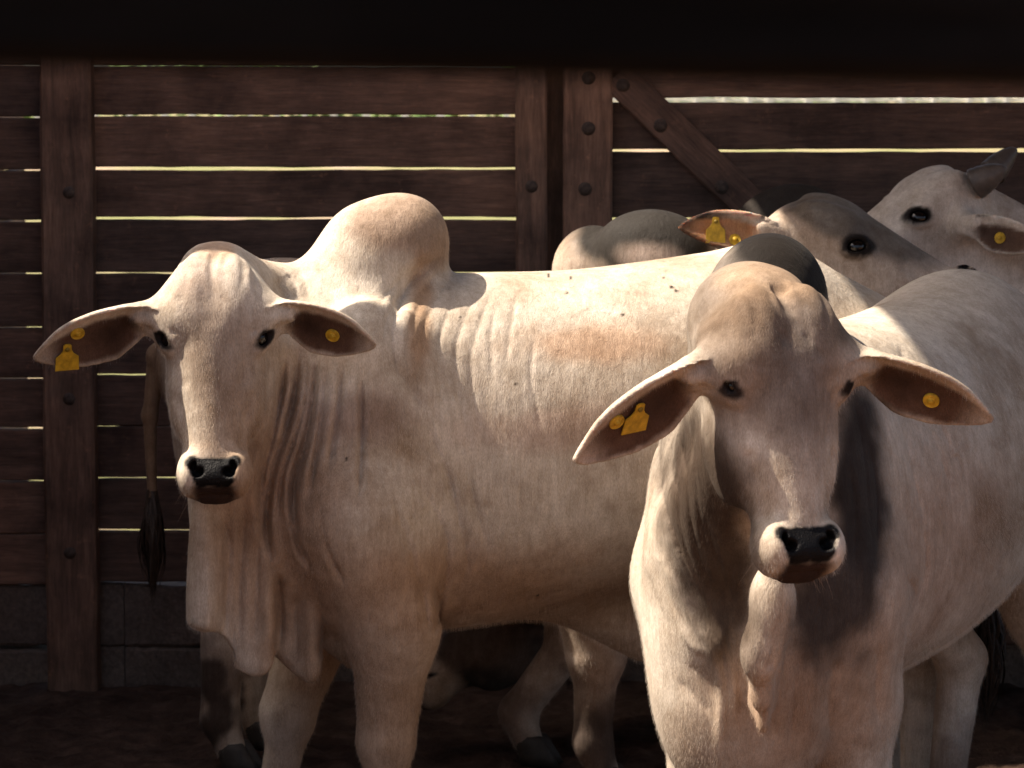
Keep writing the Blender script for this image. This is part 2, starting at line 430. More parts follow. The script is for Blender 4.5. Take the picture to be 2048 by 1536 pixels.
class Sculpt:
    def __init__(s): s.prims = []; s.paints = []; s.fur = 0
    def u(s, prim, k=0.03): s.prims.append(('u', prim, k)); return prim
    def cut(s, prim, k=0.01): s.prims.append(('s', prim, k)); return prim
    def disp(s, prim): s.prims.append(('d', prim, 0.0)); return prim
    def paint(s, fn, col, wet=None, ear=None, smooth=None, late=0): s.paints.append((fn, col, wet, ear, smooth, late))
    def near(s, c, r, pad):
        out = []
        for t in s.prims:
            f = t[1]
            if np.linalg.norm(f.bc - c) < f.br + r + t[2] + pad and (not hasattr(f, 'hit') or f.hit(c, r + pad)): out.append(t)
        return out
    @staticmethod
    def run(prims, P):
        d = np.full(len(P), 0.5)
        for op, f, k in prims:
            if op == 'u': d = smin(d, f(P), k)
            elif op == 's': d = smax(d, -f(P), k)
            else: d = d + f(P) * np.exp(-(d / np.where(d > 0, 0.016, 0.04)) ** 2)
        return d
    def mesh(s, h):
        un = [p for op, p, k in s.prims if op == 'u']
        mn = np.min([p.bc - p.br for p in un], 0); mx = np.max([p.bc + p.br for p in un], 0)
        mn = np.maximum(mn, [-9, -9, -0.05])
        B = 12; bs = B * h
        nb = np.ceil((mx - mn) / bs).astype(int) + 1
        # coarse pass at block centres
        gx = [mn[i] + (np.arange(nb[i]) + 0.5) * bs for i in range(3)]
        CC = np.stack(np.meshgrid(*gx, indexing='ij'), -1).reshape(-1, 3)
        parts = [CC[i:i + 4096] for i in range(0, len(CC), 4096)]
        with ThreadPoolExecutor(4) as ex: cd = np.concatenate(list(ex.map(lambda q: s.run(s.prims, q), parts)))
        hd = bs * 0.87
        act = np.abs(cd) < hd * 1.6 + 0.05
        dim = nb * B
        G = np.empty(tuple(dim), F32)
        G.reshape(nb[0], B, nb[1], B, nb[2], B)[:] = np.where(cd < 0, -1, 1).astype(F32).reshape(nb[0], 1, nb[1], 1, nb[2], 1)
        ids = np.nonzero(act)[0]
        loc = np.stack(np.meshgrid(*[np.arange(B)] * 3, indexing='ij'), -1).reshape(-1, 3) * h
        def job(i):
            b = np.array(np.unravel_index(i, tuple(nb)))
            o = mn + b * bs
            pr = s.near(o + bs / 2, hd, 0.02)
            if not any(t[0] == 'u' for t in pr): v = np.full(B ** 3, 0.5)
            else: v = s.run(pr, o + loc)
            G[b[0] * B:(b[0] + 1) * B, b[1] * B:(b[1] + 1) * B, b[2] * B:(b[2] + 1) * B] = v.reshape(B, B, B)
        with ThreadPoolExecutor(4) as ex: list(ex.map(job, ids))
        # surface nets
        ins = G < 0
        cnt = np.zeros(tuple(dim - 1), np.int8)
        for a in (0, 1):
            for b in (0, 1):
                for c in (0, 1):
                    cnt += ins[a:dim[0] - 1 + a, b:dim[1] - 1 + b, c:dim[2] - 1 + c]
        cell = np.argwhere((cnt > 0) & (cnt < 8))
        idx = np.full(tuple(dim - 1), -1, np.int32); idx[tuple(cell.T)] = np.arange(len(cell))
        acc = np.zeros((len(cell), 3)); num = np.zeros(len(cell))
        corners = [np.array(c) for c in np.ndindex(2, 2, 2)]
        val = {tuple(c): G[tuple((cell + c).T)].astype(float) for c in corners}
        for c in corners:
            for ax in range(3):
                if c[ax] == 0:
                    e = c.copy(); e[ax] = 1
                    v0, v1 = val[tuple(c)], val[tuple(e)]
                    mk = (v0 < 0) != (v1 < 0)
                    t = np.where(mk, v0 / np.where(mk, v0 - v1, 1), 0)
                    pos = np.repeat(c[None].astype(float), len(cell), 0); pos[:, ax] = t
                    acc += pos * mk[:, None]; num += mk
        V = mn + (cell + acc / num[:, None]) * h
        quads = []
        for ax in range(3):
            sl0 = [slice(1, dim[i] - 1) for i in range(3)]; sl1 = list(sl0)
            sl0[ax] = slice(0, dim[ax] - 1); sl1[ax] = slice(1, dim[ax])
            a, b = ins[tuple(sl0)], ins[tuple(sl1)]
            E = np.argwhere(a != b); off = np.ones(3, int); off[ax] = 0; E = E + off
            flip = ins[tuple(E.T)]
            o1, o2 = [i for i in range(3) if i != ax]
            d1 = np.zeros(3, int); d1[o1] = 1; d2 = np.zeros(3, int); d2[o2] = 1
            q = np.stack([idx[tuple((E - d1 - d2).T)], idx[tuple((E - d2).T)], idx[tuple(E.T)], idx[tuple((E - d1).T)]], 1)
            if ax == 1: flip = ~flip
            q = np.where(flip[:, None], q, q[:, ::-1]); quads.append(q)
        Q = np.concatenate(quads); Q = Q[(Q >= 0).all(1)]
        # pull the vertices onto the exact surface (and read normals there)
        key = np.floor((V - mn) / bs).astype(int); kid = np.ravel_multi_index(tuple(key.T), tuple(nb))
        order = np.argsort(kid, kind='stable'); cuts = np.nonzero(np.diff(kid[order]))[0] + 1
        N = np.zeros_like(V); eps = h * 0.4
        def proj(ix):
            P = V[ix]; c = P.mean(0); pr = s.near(c, np.sqrt(((P - c) ** 2).sum(1)).max(), 0.03)
            for it in range(2):
                d = s.run(pr, P)
                g = np.stack([s.run(pr, P + np.eye(3)[i] * eps) - d for i in range(3)], 1) / eps
                gl = np.sqrt((g ** 2).sum(1)) + 1e-6
                stp = np.clip(d / gl, -0.6 * h, 0.6 * h)
                P = P - g / gl[:, None] * stp[:, None]
            V[ix] = P; N[ix] = g / gl[:, None]
        with ThreadPoolExecutor(4) as ex: list(ex.map(proj, np.split(order, cuts)))
        # keep the one connected body (drop stray crumbs)
        lab = np.arange(len(V))
        e = np.concatenate([Q[:, [0, 1]], Q[:, [1, 2]], Q[:, [2, 3]]])
        for _ in range(400):
            old = lab.copy()
            mnl = np.minimum(lab[e[:, 0]], lab[e[:, 1]])
            np.minimum.at(lab, e[:, 0], mnl); np.minimum.at(lab, e[:, 1], mnl)
            lab = lab[lab]
            if (old == lab).all(): break
        big = np.bincount(lab).argmax(); keep = lab == big
        mp = np.cumsum(keep) - 1
        return V[keep], N[keep], mp[Q[keep[Q[:, 0]]]]
    def build(s, name, h, base, coat, mat):
        V, N, Q = s.mesh(h)
        col = np.repeat(np.asarray(coat, float)[None], len(V), 0); ext = np.zeros((len(V), 3))
        for fn, c, wet, ear, smooth, late in sorted(s.paints, key=lambda t: t[5]):
            w = fn(V, N)
            if c is not None: col = col * (1 - w[:, None]) + np.asarray(c) * w[:, None]
            for ch, v in enumerate((ear, wet, smooth)):
                if v is not None: ext[:, ch] = ext[:, ch] * (1 - w) + v * w
        me = bpy.data.meshes.new(name)
        me.vertices.add(len(V)); me.vertices.foreach_set("co", (V - base).astype(F32).ravel())
        me.loops.add(Q.size); me.loops.foreach_set("vertex_index", Q.astype(np.int32).ravel())
        me.polygons.add(len(Q)); me.polygons.foreach_set("loop_start", np.arange(0, Q.size, 4, dtype=np.int32))
        me.polygons.foreach_set("use_smooth", np.ones(len(Q), bool))
        for nm, arr in (("col", col), ("ext", ext)):
            at_ = me.attributes.new(nm, 'FLOAT_COLOR', 'POINT')
            at_.data.foreach_set("color", np.concatenate([np.clip(arr, 0, 1), np.ones((len(V), 1))], 1).astype(F32).ravel())
        me.update()
        hc = me.attributes.new("hcol", 'BYTE_COLOR', 'CORNER')
        hcol = np.concatenate([np.clip(col, 0, 1), np.ones((len(V), 1))], 1)[Q.ravel()].astype(F32)
        hc.data.foreach_set("color", hcol.ravel())
        o = link(name, me, mat); o.location = base
        if s.fur and FUR:
            me.materials.append(HAIR)
            vg = o.vertex_groups.new(name="fur")
            w8 = np.clip((1 - 4.0 * ext[:, 1]) * (1 - np.clip(6 * ext[:, 0], 0, .85)), 0, 1)
            for lv in np.unique(np.round(w8, 1)):
                if lv > 0: vg.add(np.nonzero(np.round(w8, 1) == lv)[0].tolist(), float(lv), 'REPLACE')
            md = o.modifiers.new("coat", 'PARTICLE_SYSTEM'); ps = md.particle_system; st = ps.settings
            st.type = 'HAIR'; st.count = int(s.fur); st.hair_length = 0.010; st.hair_step = 2; st.render_step = 2; st.display_step = 2
            st.use_advanced_hair = True
            st.normal_factor = 0.0007; st.object_align_factor = (0, 0, -0.0019); st.factor_random = 0.0005
            st.root_radius = 0.24; st.tip_radius = 0.08; st.radius_scale = 0.001
            st.emit_from = 'FACE'; st.distribution = 'RAND'; st.use_modifier_stack = False
            st.material = 2
            ps.vertex_group_density = "fur"
        return o

HIDE = hide_material()
FUR = not os.environ.get("NOFUR")
def hair_material():
    k = NT("short_coat_hair")
    a = k.add("ShaderNodeAttribute", attribute_name="hcol"); hi = k.add("ShaderNodeHairInfo")
    c = k.mix(1.0, a.outputs["Color"], k.ramp(hi.outputs["Random"], [(0.0, (0.80, 0.78, 0.76)), (1.0, (1.18, 1.18, 1.18))]), 'MULTIPLY')
    k.link(c, k.p.inputs["Base Color"]); k.p.inputs["Roughness"].default_value = 0.65; k.p.inputs["Specular IOR Level"].default_value = 0.12
    return k.mat
HAIR = hair_material()
EYE = simple_mat("dark_wet_eye", (0.005, 0.0035, 0.003), 0.16, 0.35, 0.1)
EYEWHITE = simple_mat("eye_rim", (0.45, 0.36, 0.33), 0.3, 0.5)
HORN = simple_mat("grey_horn", (0.085, 0.066, 0.056), 0.5, 0.4, 0.0, 0.002, 30, 0.35)
HOOF = simple_mat("dark_hoof", (0.03, 0.024, 0.02), 0.6, 0.3, 0.0, 0.002, 60, 0.3)
WHISK = simple_mat("chin_whisker", (0.35, 0.26, 0.19), 0.5, 0.4)
TUFT = simple_mat("dark_tail_hair", (0.035, 0.022, 0.016), 0.6, 0.3, 0.0, 0.003, 150, 0.4)
TAGM = simple_mat("yellow_tag_plastic", (0.46, 0.28, 0.018), 0.55, 0.35, 0.0, 0.0008, 70, 0.42)
TAGD = simple_mat("tag_rivet", (0.20, 0.13, 0.01), 0.5, 0.4)

# ------------------------------------------------------------------ the zebu
def blob(px, py, Y, rx, ry, soft=0.35, nz=0.25, ns=14.0, seed=3, ymax=None, rot=0.0):
    """soft noisy coat patch: centre and radii in photo pixels at depth Y"""
    c = at(px, py, Y); a, b = m(rx, Y), m(ry, Y); ca, sa = math.cos(math.radians(rot)), math.sin(math.radians(rot))
    def f(P, N):
        x, z = P[:, 0] - c[0], P[:, 2] - c[2]
        x, z = x * ca + z * sa, -x * sa + z * ca
        d = np.sqrt((x / a) ** 2 + (z / b) ** 2) + nz * fbm(P, ns, seed)
        w = 1 - sstep(1 - soft, 1 + soft, d)
        if ymax is not None: w = w * (P[:, 1] < ymax)
        return w
    return f

class Zebu:
    def __init__(s, X, Y, yaw, sc=1.0):
        """yaw: direction the animal faces, degrees from +X counter-clockwise (270 = towards the camera)"""
        s.S = Sculpt(); s.o = np.array([X, Y, 0.0]); a = math.radians(yaw)
        s.f = np.array([math.cos(a), math.sin(a), 0]); s.l = np.array([-math.sin(a), math.cos(a), 0]); s.z = np.array([0, 0, 1.0]); s.sc = sc
        s.kids = []
    def W(s, x, y, z): return s.o + s.sc * (x * s.f + y * s.l + z * s.z)
    def torso(s, fat=1.0, st=None):
        st = st or [(0.42, 1.12, 0.82, 0.07), (0.30, 1.27, 0.70, 0.18), (0.10, 1.40, 0.62, 0.255), (-0.2, 1.42, 0.62, 0.30),
              (-0.5, 1.425, 0.635, 0.335), (-0.8, 1.445, 0.665, 0.33), (-1.02, 1.49, 0.74, 0.29), (-1.22, 1.48, 0.86, 0.25), (-1.38, 1.39, 0.98, 0.18), (-1.48, 1.27, 1.08, 0.07)]
        L = []
        for x, zt, zb, a in st:
            c = zb + (zt - zb) * 0.43
            L.append((x, 0, c, a * fat, zt - c, c - zb, 2.05))
        s.S.u(Loft(s.o, s.f, s.l, s.z, L, s.sc), 0.05)
    def hump(s, x=0.0, z=1.42, r=(0.19, 0.115, 0.17), tilt=-0.35, k=0.06, lean=0.0):
        ax = s.f * math.cos(tilt) + s.z * math.sin(tilt); up = -s.f * math.sin(tilt) + s.z * math.cos(tilt)
        s.S.u(Ell(s.W(x, lean, z), np.array(r) * s.sc, (ax, s.l, up)), k)
    def legs(s, fl=(0, 0), fr=(0, 0), hl=(0, 0), hr=(0, 0), thick=1.0, fx=0.0, sw=.19):
        """each leg: (forward offset at knee, at hoof)"""
        S, k = s.S, s.sc
        W = lambda x, y, z: s.W(x + fx, y, z)
        for sgn, (a, b) in ((1, fl), (-1, fr)):
            S.u(Ell(W(0.06, sgn * sw, 1.08), np.array((0.17, 0.085, 0.30)) * k, (s.f, s.l, s.z)), 0.09)
            S.u(Cone(W(0.10, sgn * sw, 0.90), W(0.02 + a * .3, sgn * (sw + .005), 0.66), 0.14 * k, 0.105 * k * thick), 0.08)
            S.u(Cone(W(0.02 + a * .3, sgn * (sw + .005), 0.66), W(0.03 + a, sgn * 0.18, 0.42), 0.10 * k * thick, 0.068 * k * thick), 0.05)
            S.u(Ell(W(0.035 + a, sgn * 0.18, 0.40), np.array((0.062, 0.06, 0.075)) * k * thick), 0.03)
            S.u(Cone(W(0.03 + a, sgn * 0.18, 0.38), W(0.02 + b, sgn * 0.175, 0.15), 0.05 * k * thick, 0.042 * k * thick), 0.03)
            S.u(Cone(W(0.02 + b, sgn * 0.175, 0.15), W(0.05 + b, sgn * 0.175, 0.07), 0.05 * k, 0.045 * k), 0.03)
            s.kids.append(('hoof', W(0.06 + b, sgn * 0.175, 0.0)))
        W = s.W
        for sgn, (a, b) in ((1, hl), (-1, hr)):
            S.u(Ell(W(-1.16, sgn * 0.16, 1.00), np.array((0.23, 0.10, 0.30)) * k, (s.f, s.l, s.z)), 0.08)
            S.u(Cone(W(-1.08, sgn * 0.17, 0.90), W(-1.24 + a * .6, sgn * 0.18, 0.66), 0.15 * k, 0.085 * k * thick), 0.08)
            S.u(Cone(W(-1.24 + a * .6, sgn * 0.18, 0.66), W(-1.36 + a, sgn * 0.17, 0.50), 0.08 * k * thick, 0.06 * k * thick), 0.05)
            S.u(Cone(W(-1.36 + a, sgn * 0.17, 0.50), W(-1.32 + b, sgn * 0.165, 0.15), 0.058 * k * thick, 0.043 * k * thick), 0.03)
            S.u(Cone(W(-1.32 + b, sgn * 0.165, 0.15), W(-1.29 + b, sgn * 0.165, 0.07), 0.05 * k, 0.045 * k), 0.03)
            s.kids.append(('hoof', W(-1.28 + b, sgn * 0.165, 0.0)))
    def tail(s, tip=(-1.52, 0.0, 0.62), tuft=0.30, sw=0.05):
        pts = [np.array(p) for p in ((-1.40, 0, 1.27), (-1.50, 0, 1.20), (-1.53, tip[1] * .5, 1.02), (tip[0], tip[1], tip[2]))]
        rr = [0.05, 0.032, 0.021, 0.014]
        for i in range(3): s.S.u(Cone(s.W(*pts[i]), s.W(*pts[i + 1]), rr[i] * s.sc, rr[i + 1] * s.sc), 0.02)
        s.kids.append(('tuft', s.W(*tip), tuft, sw))
    def sheath(s, x=-0.75, z=0.62, drop=0.16, r=0.05):
        s.S.u(Cone(s.W(x + 0.25, 0, z + 0.08), s.W(x, 0, z - drop), r * 1.5 * s.sc, r * s.sc), 0.08)
    # --- head: u runs down the face, w out of the forehead, v to the viewer's right when seen from the front
    def head(s, poll, u, w, hs=1.0, fw=1.0, lidk=1.0, vs=1.0):
        S = s.S
        u = unit(u); w = np.asarray(w, float); w = unit(w - u * (w @ u)); v = unit(np.cross(w, u))
        s.hu, s.hv, s.hw_, s.hp, s.hs = u, v, w, np.asarray(poll, float), hs
        H = lambda a, b, c: s.hp + hs * (a * u + b * vs * v + c * w)
        s.H = H
        wf = [(0.0, -.075), (.02, -.040), (.05, -.012), (.10, .010), (.16, .016), (.22, .008), (.30, -.010), (.38, -.026), (.445, -.036), (.505, -.034), (.545, -.052), (.565, -.080)]
        wb = [-.10, -.145, -.175, -.205, -.225, -.240, -.235, -.190, -.145, -.120, -.105, -.095]
        hwid = [.035, .066, .098, .120, .120, .110, .107, .092, .075, .080, .064, .030]
        wc = [-.087, -.085, -.085, -.085, -.085, -.090, -.095, -.09, -.085, -.08, -.08, -.09]
        st = []
        for (t, f), b, a, c in zip(wf, wb, hwid, wc):
            fwk = 1 + (fw - 1) * max(0, 1 - abs(t - 0.14) / 0.13) - (.10 * max(0, 1 - abs(t - .04) / .05) if fw > 1 else 0)
            st.append((t, 0, c, a * fwk * vs, f - c, c - b, 2.35 if t < 0.2 else 2.1))
        S.u(Loft(s.hp, u, v, w, st, hs), 0.03)
        E = lambda c, r, k=0.03, axes=None: S.u(Ell(H(*c), np.array(r) * hs * (np.array((1, vs, 1)) if axes is None else 1), axes or (u, v, w)), k * hs)
        # long forehead domes and the nasal bridge
        for sg in (-1, 1):
            E((.110, sg * .044 * fw, -.020), (.085, .045 * fw, .036), .04)
            E((.168, sg * .084 * fw, -.040), (.050, .030, .034), .025)            # brow
            E((.215, sg * .090, -.062), (.046, .022, .036), .02)                  # orbit
            E((.30, sg * .078, -.140), (.110, .034, .085), .03)                   # jaw muscle
            E((.505, sg * .052, -.066), (.050, .034, .052), .02)                  # upper lip
        S.u(Cone(H(.17, 0, -.038), H(.45, 0, -.070), .050 * hs, .040 * hs), 0.03 * hs)
        E((.512, 0, -.048), (.034, .058, .028), .014)                            # nose pad
        E((.530, 0, -.080), (.030, .036, .030), .02)                             # chin
        E((.016, 0, -.085), (.030, .070, .055), .03)
        # eyes
        s.eye = []
        for sg in (-1, 1):
            n = unit(v * sg * 0.80 + w * 0.62 - u * 0.05)
            e1 = unit(u * 0.80 + w * 0.30 - v * sg * 0.45); e1 = unit(e1 - n * (e1 @ n)); e2 = np.cross(n, e1)
            c = H(.205, sg * .1055, -.042)
            S.u(Ell(c + n * .001, (.041 * hs, .031 * hs, .018 * hs), (e1, e2, n)), 0.014)
            S.cut(Ell(c + n * .014 * hs, (.0265 * hs, .0180 * hs, .03 * hs), (e1, e2, n)), 0.005)
            s.eye.append((c - n * .0065 * hs, n, e1, e2))
            # tear line below the eye, folds above it
            S.disp(Groove3([H(.232, sg * .096, -.012), H(.262, sg * .080, -.014), H(.31, sg * .070, -.022)], .010 * hs, .008 * hs))
            S.disp(Groove3([H(.165, sg * .118 * fw, -.05), H(.175, sg * .104, -.020), H(.20, sg * .090, -.006)], .006 * hs, .0045 * hs))
            S.disp(Groove3([H(.255, sg * .115, -.05), H(.262, sg * .098, -.03), H(.258, sg * .084, -.018)], .006 * hs, .004 * hs))
            S.disp(Groove3([H(.34, sg * .085, -.05), H(.40, sg * .070, -.055), H(.45, sg * .064, -.06)], .012 * hs, .006 * hs))
            # nostril
            S.cut(Ell(H(.508, sg * .036, -.022), (.0105 * hs, .0140 * hs, .026 * hs), (unit(u + v * sg * -0.25), unit(v + u * sg * 0.25), w)), 0.006)
            S.cut(Ell(H(.494, sg * .047, -.028), (.012 * hs, .0065 * hs, .020 * hs), (unit(u + v * sg * 0.45), unit(v - u * sg * 0.45), w)), 0.006)
            S.disp(Groove3([H(.480, sg * .060, -.05), H(.500, sg * .066, -.045), H(.525, sg * .058, -.05)], .006 * hs, .004 * hs))
        # mouth
        S.disp(Groove3([H(.455, -.076, -.13), H(.52, -.060, -.095), H(.551, -.03, -.062), H(.554, 0, -.055), H(.551, .03, -.062), H(.52, .060, -.095), H(.455, .076, -.13)], .0055 * hs, .009 * hs))
        # forehead skin relief
        S.disp(Groove3([H(.015, 0, -.03), H(.07, 0.004, .0), H(.13, 0.0, .02), H(.17, .0, .02)], .026 * hs, .0045 * hs))
        for sg in (-1, 1):
            for (a0, b0, a1, b1, wd, dp) in ((.02, .018, .12, .014, .008, -.0035), (.035, .045, .15, .036, .009, -.003), (.03, .066, .13, .060, .008, .003), (.05, .030, .17, .028, .007, .002), (.04, .088, .12, .092, .008, -.003)):
                j = .006 * math.sin(a0 * 900 + sg * 3 + s.hp[0] * 40)
                S.disp(Groove3([H(a0, sg * b0 * fw + j, -.02), H((a0 + a1) / 2, sg * (b0 + b1) / 2 * fw - j, .01), H(a1, sg * b1 * fw + j, .012)], wd * hs, dp * hs))
            S.disp(Groove3([H(.04, sg * .085 * fw, -.03), H(.10, sg * .095 * fw, -.01), H(.15, sg * .085 * fw, -.005)], .009 * hs, .003 * hs))
        # colours
        hp = s.hp
        def loc(P): q = (P - hp) / hs; return q @ u, q @ v / vs, q @ w
        def pad(P, N):
            a, b, c = loc(P)
            e = .0035 * fbm(P, 55, 5) + .0015 * fbm(P, 160, 6)
            hw = .058 - .012 * np.clip((a - .485) / .05, 0, 1)
            qx = np.abs(b) - hw + .016; qy = np.abs(a - .5075) - .0335 + .016
            d = np.sqrt(np.maximum(qx, 0) ** 2 + np.maximum(qy, 0) ** 2) + np.minimum(np.maximum(qx, qy), 0) - .016
            d = np.minimum(d, np.sqrt((a - .487) ** 2 + (np.abs(b) - .048) ** 2) - .0165)
            return (1 - sstep(-.0035, .0035, d + e)) * sstep(-.10, -.08, c)
        S.paint(pad, (0.0035, 0.003, 0.0038), wet=0.75, smooth=1.0, late=2)
        def lip(P, N):
            a, b, c = loc(P); return sstep(.534, .543, a + .006 * fbm(P, 40, 4)) * (a < .64) * (np.abs(b) < .09) * (c > -.13) * (1 - sstep(.035, .065, np.abs(b)))
        S.paint(lip, (0.045, 0.026, 0.020), wet=0.15, late=1)
        def muz(P, N):
            a, b, c = loc(P); return 0.5 * sstep(.42, .46, a) * (a < .62) * (np.abs(b) < .1) * (c > -.18)
        s.muz = muz
        def facem(P, N):
            a, b, c = loc(P); return ((a > -.05) & (a < .6) & (np.abs(b) < .17) & (c > -.2)) * 1.0
        S.paint(facem, None, smooth=0.75)
        for (c, n, e1, e2) in s.eye:
            def lid(P, N, c=c, n=n, e1=e1, e2=e2):
                q = (P - c) / hs; d = np.sqrt(((q @ e1 - .004) / (.037 * lidk)) ** 2 + ((q @ e2) / (.0235 * lidk)) ** 2 + (np.minimum(q @ n, 0) / .04) ** 2 + (np.maximum(q @ n - .03, 0) / .01) ** 2)
                return 1 - sstep(.72, 1.05, d + 0.12 * fbm(P, 90, 2))
            S.paint(lid, (0.014, 0.010, 0.009), wet=0.3, late=2)
        def soil(P, N):
            return (1 - sstep(.18, .62, P[:, 2])) * sstep(-.1, .5, fbm(P, 9, 11) + .25) * .8
        S.paint(soil, (0.15, 0.105, 0.085))
    def ear(s, side, root, a, p, n, length=.27, wide=1.0, root_r=.045, inner=(0.125, 0.074, 0.052), tags=(), thk=1.0, glow=0.12):
        """side -1/+1 in v; root in head coords; a, p, n are world directions"""
        S = s.S; hs = s.hs; base = s.H(*root)
        E = EarShell(base + unit(a) * 0.03 * hs, a, p, n, length * hs, wide, thk)
        S.u(Cone(s.H(root[0] + .005, root[1] * .70, root[2] - .01), base + unit(a) * 0.06 * hs - E.p * .004 * hs, root_r * 1.0 * hs, root_r * .58 * hs), 0.05)
        S.u(E, 0.012)
        S.cut(Ell(E.o + E.a * length * hs * .28 + E.n * .040 * hs + E.p * .012 * hs, (length * hs * .20, .022 * hs, .030 * hs), (E.a, E.p, E.n)), 0.02)
        for i in range(2):      # skin rings round the ear root
            c = base - unit(a) * (.030 - .016 * i) * hs
            S.disp(Ring(c, unit(a), .006 * hs, 0.0020, .07 * hs))
        def inner_w(P, N):
            x, t, nn = E.stn(P); cu, r, hw, mid = E.cup(np.clip(x, 0, 1), t)
            w = ((x > .06) & (x < 1.02) & (np.abs(r) < 1.25) & (np.abs(nn - cu) < .12)) * sstep(-.004, .010, nn - cu)
            e = .08 * fbm(P, 60, 7)
            return w * (1 - sstep(.74, .98, r + e)) * (1 - sstep(.42, .68, -r + e + .35 * sstep(.45, .1, x))) * (1 - .75 * sstep(.72, .98, x)) * sstep(.10, .24, x)
        S.paint(inner_w, inner, smooth=1.0, late=3)
        def dark_w(P, N):
            x, t, nn = E.stn(P); cu, r, hw, mid = E.cup(np.clip(x, 0, 1), t)
            return inner_w(P, N) * np.exp(-((x - .33) / .22) ** 2 - ((r - .1) / .55) ** 2) * .8
        if glow < .5: S.paint(dark_w, (0.036, 0.020, 0.015), late=3)
        def all_w(P, N):
            x, t, nn = E.stn(P); return sstep(.12, .3, x) * ((x < 1.05) & (np.abs(nn) < .2) & (np.abs(t) < .4))
        S.paint(all_w, None, ear=glow, smooth=0.8)
        for kind, x, t in tags:
            cu, r, hw, mid = E.cup(np.array([x]), np.array([t]))
            th = (.035 - .013 * x) * thk
            P = E.o + E.a * x * E.L + E.p * t * E.L * E.w + E.n * (cu[0] + th) * E.L
            eps = .02
            dcu = (E.cup(np.array([x]), np.array([t + eps]))[0][0] - E.cup(np.array([x]), np.array([t - eps]))[0][0]) / (2 * eps)
            nrm = unit(E.n - E.p * dcu * 0.6)
            s.kids.append(('tag', kind, P, nrm, E.p, E.a))
        return E
    def neck(s, up=((0.14, 1.30, 0.15),), lo=((0.24, 1.02, 0.19),), rh=(0.115, 0.09), hb=(.06, -.16), ht=(.27, -.19), k=0.10, kh=0.035):
        S = s.S; A = s.H(hb[0], 0, hb[1]); B = s.H(ht[0], 0, ht[1])
        pts = [(s.W(x, 0, z), r * s.sc) for x, z, r in up] + [(A, rh[0] * s.hs)]
        n = len(pts) - 1
        for i, ((p, r1), (q, r2)) in enumerate(zip(pts, pts[1:])): S.u(Cone(p, q, r1, r2), kh if i == n - 1 else k)
        pts2 = [(s.W(x, 0, z), r * s.sc) for x, z, r in lo] + [(B, rh[1] * s.hs)]
        n = len(pts2) - 1
        for i, ((p, r1), (q, r2)) in enumerate(zip(pts2, pts2[1:])): S.u(Cone(p, q, r1, r2), kh if i == n - 1 else k)
        S.u(Cone((pts[0][0] + pts2[0][0]) / 2, (A + B) / 2, (pts[0][1] + pts2[0][1]) / 2, (rh[0] + rh[1]) / 2 * s.hs), kh)
    def finish(s, name, label, group, coat, h):
        o = s.S.build(name, h, s.o, coat, HIDE)
        tag(o, label, "zebu", group)
        for kd in s.kids:
            if kd[0] == 'hoof': make_hoof(o, kd[1] - s.o, s.f, s.l, s.sc)
            elif kd[0] == 'tuft': make_tuft(o, kd[1] - s.o, kd[2], kd[3])
            elif kd[0] == 'tag': make_tag(o, kd[1], kd[2] - s.o, kd[3], kd[4], kd[5])
            elif kd[0] == 'horn': make_horn(o, kd[1] - s.o, kd[2], kd[3], kd[4], kd[5])
        if s.S.fur > 150000: make_whiskers(o, s.H, s.o)
        for (c, n, e1, e2) in s.eye: make_eye(o, c - s.o, n, e1, e2, s.hs)
        return o
class Groove3:
    """crease (depth > 0) or ridge (depth < 0) near a 3-D polyline"""
    def __init__(s, pts, width, depth):
        P = np.array(pts, float)
        if len(P) > 2:
            tt = np.arange(len(P)); P = np.stack([catmull(tt, P[:, c], (len(P) - 1) * 5 + 1)[1] for c in range(3)], 1)
        s.p = P; s.w, s.dp = width, depth
        mn, mx = P.min(0), P.max(0); s.bc = (mn + mx) / 2; s.br = np.linalg.norm(mx - mn) / 2 + width * 3
    def hit(s, c, r):
        a = s.p[:-1]; v = s.p[1:] - a; w = c - a
        t = np.clip((w * v).sum(1) / ((v * v).sum(1) + 1e-12), 0, 1)
        return np.sqrt(((w - t[:, None] * v) ** 2).sum(1)).min() < r + s.w * 2.6
    def __call__(s, P):
        best = np.full(len(P), 9.0)
        for a, b in zip(s.p, s.p[1:]):
            v = b - a; L = v @ v + 1e-12; w = P - a; t = np.clip(w @ v / L, 0, 1)
            best = np.minimum(best, ((w - t[:, None] * v) ** 2).sum(1))
        return s.dp * np.exp(-best / s.w ** 2)
class Ring:
    """ring-shaped crease in the plane through c with normal a, within radius rad"""
    def __init__(s, c, a, width, depth, rad):
        s.c, s.a, s.w, s.dp, s.rad = c, a, width, depth, rad; s.bc = c; s.br = rad
    def __call__(s, P):
        q = P - s.c; t = q @ s.a; r = np.sqrt(np.maximum((q ** 2).sum(1) - t ** 2, 0))
        return s.dp * np.exp(-(t / s.w) ** 2) * (1 - sstep(s.rad * .5, s.rad * .95, r))

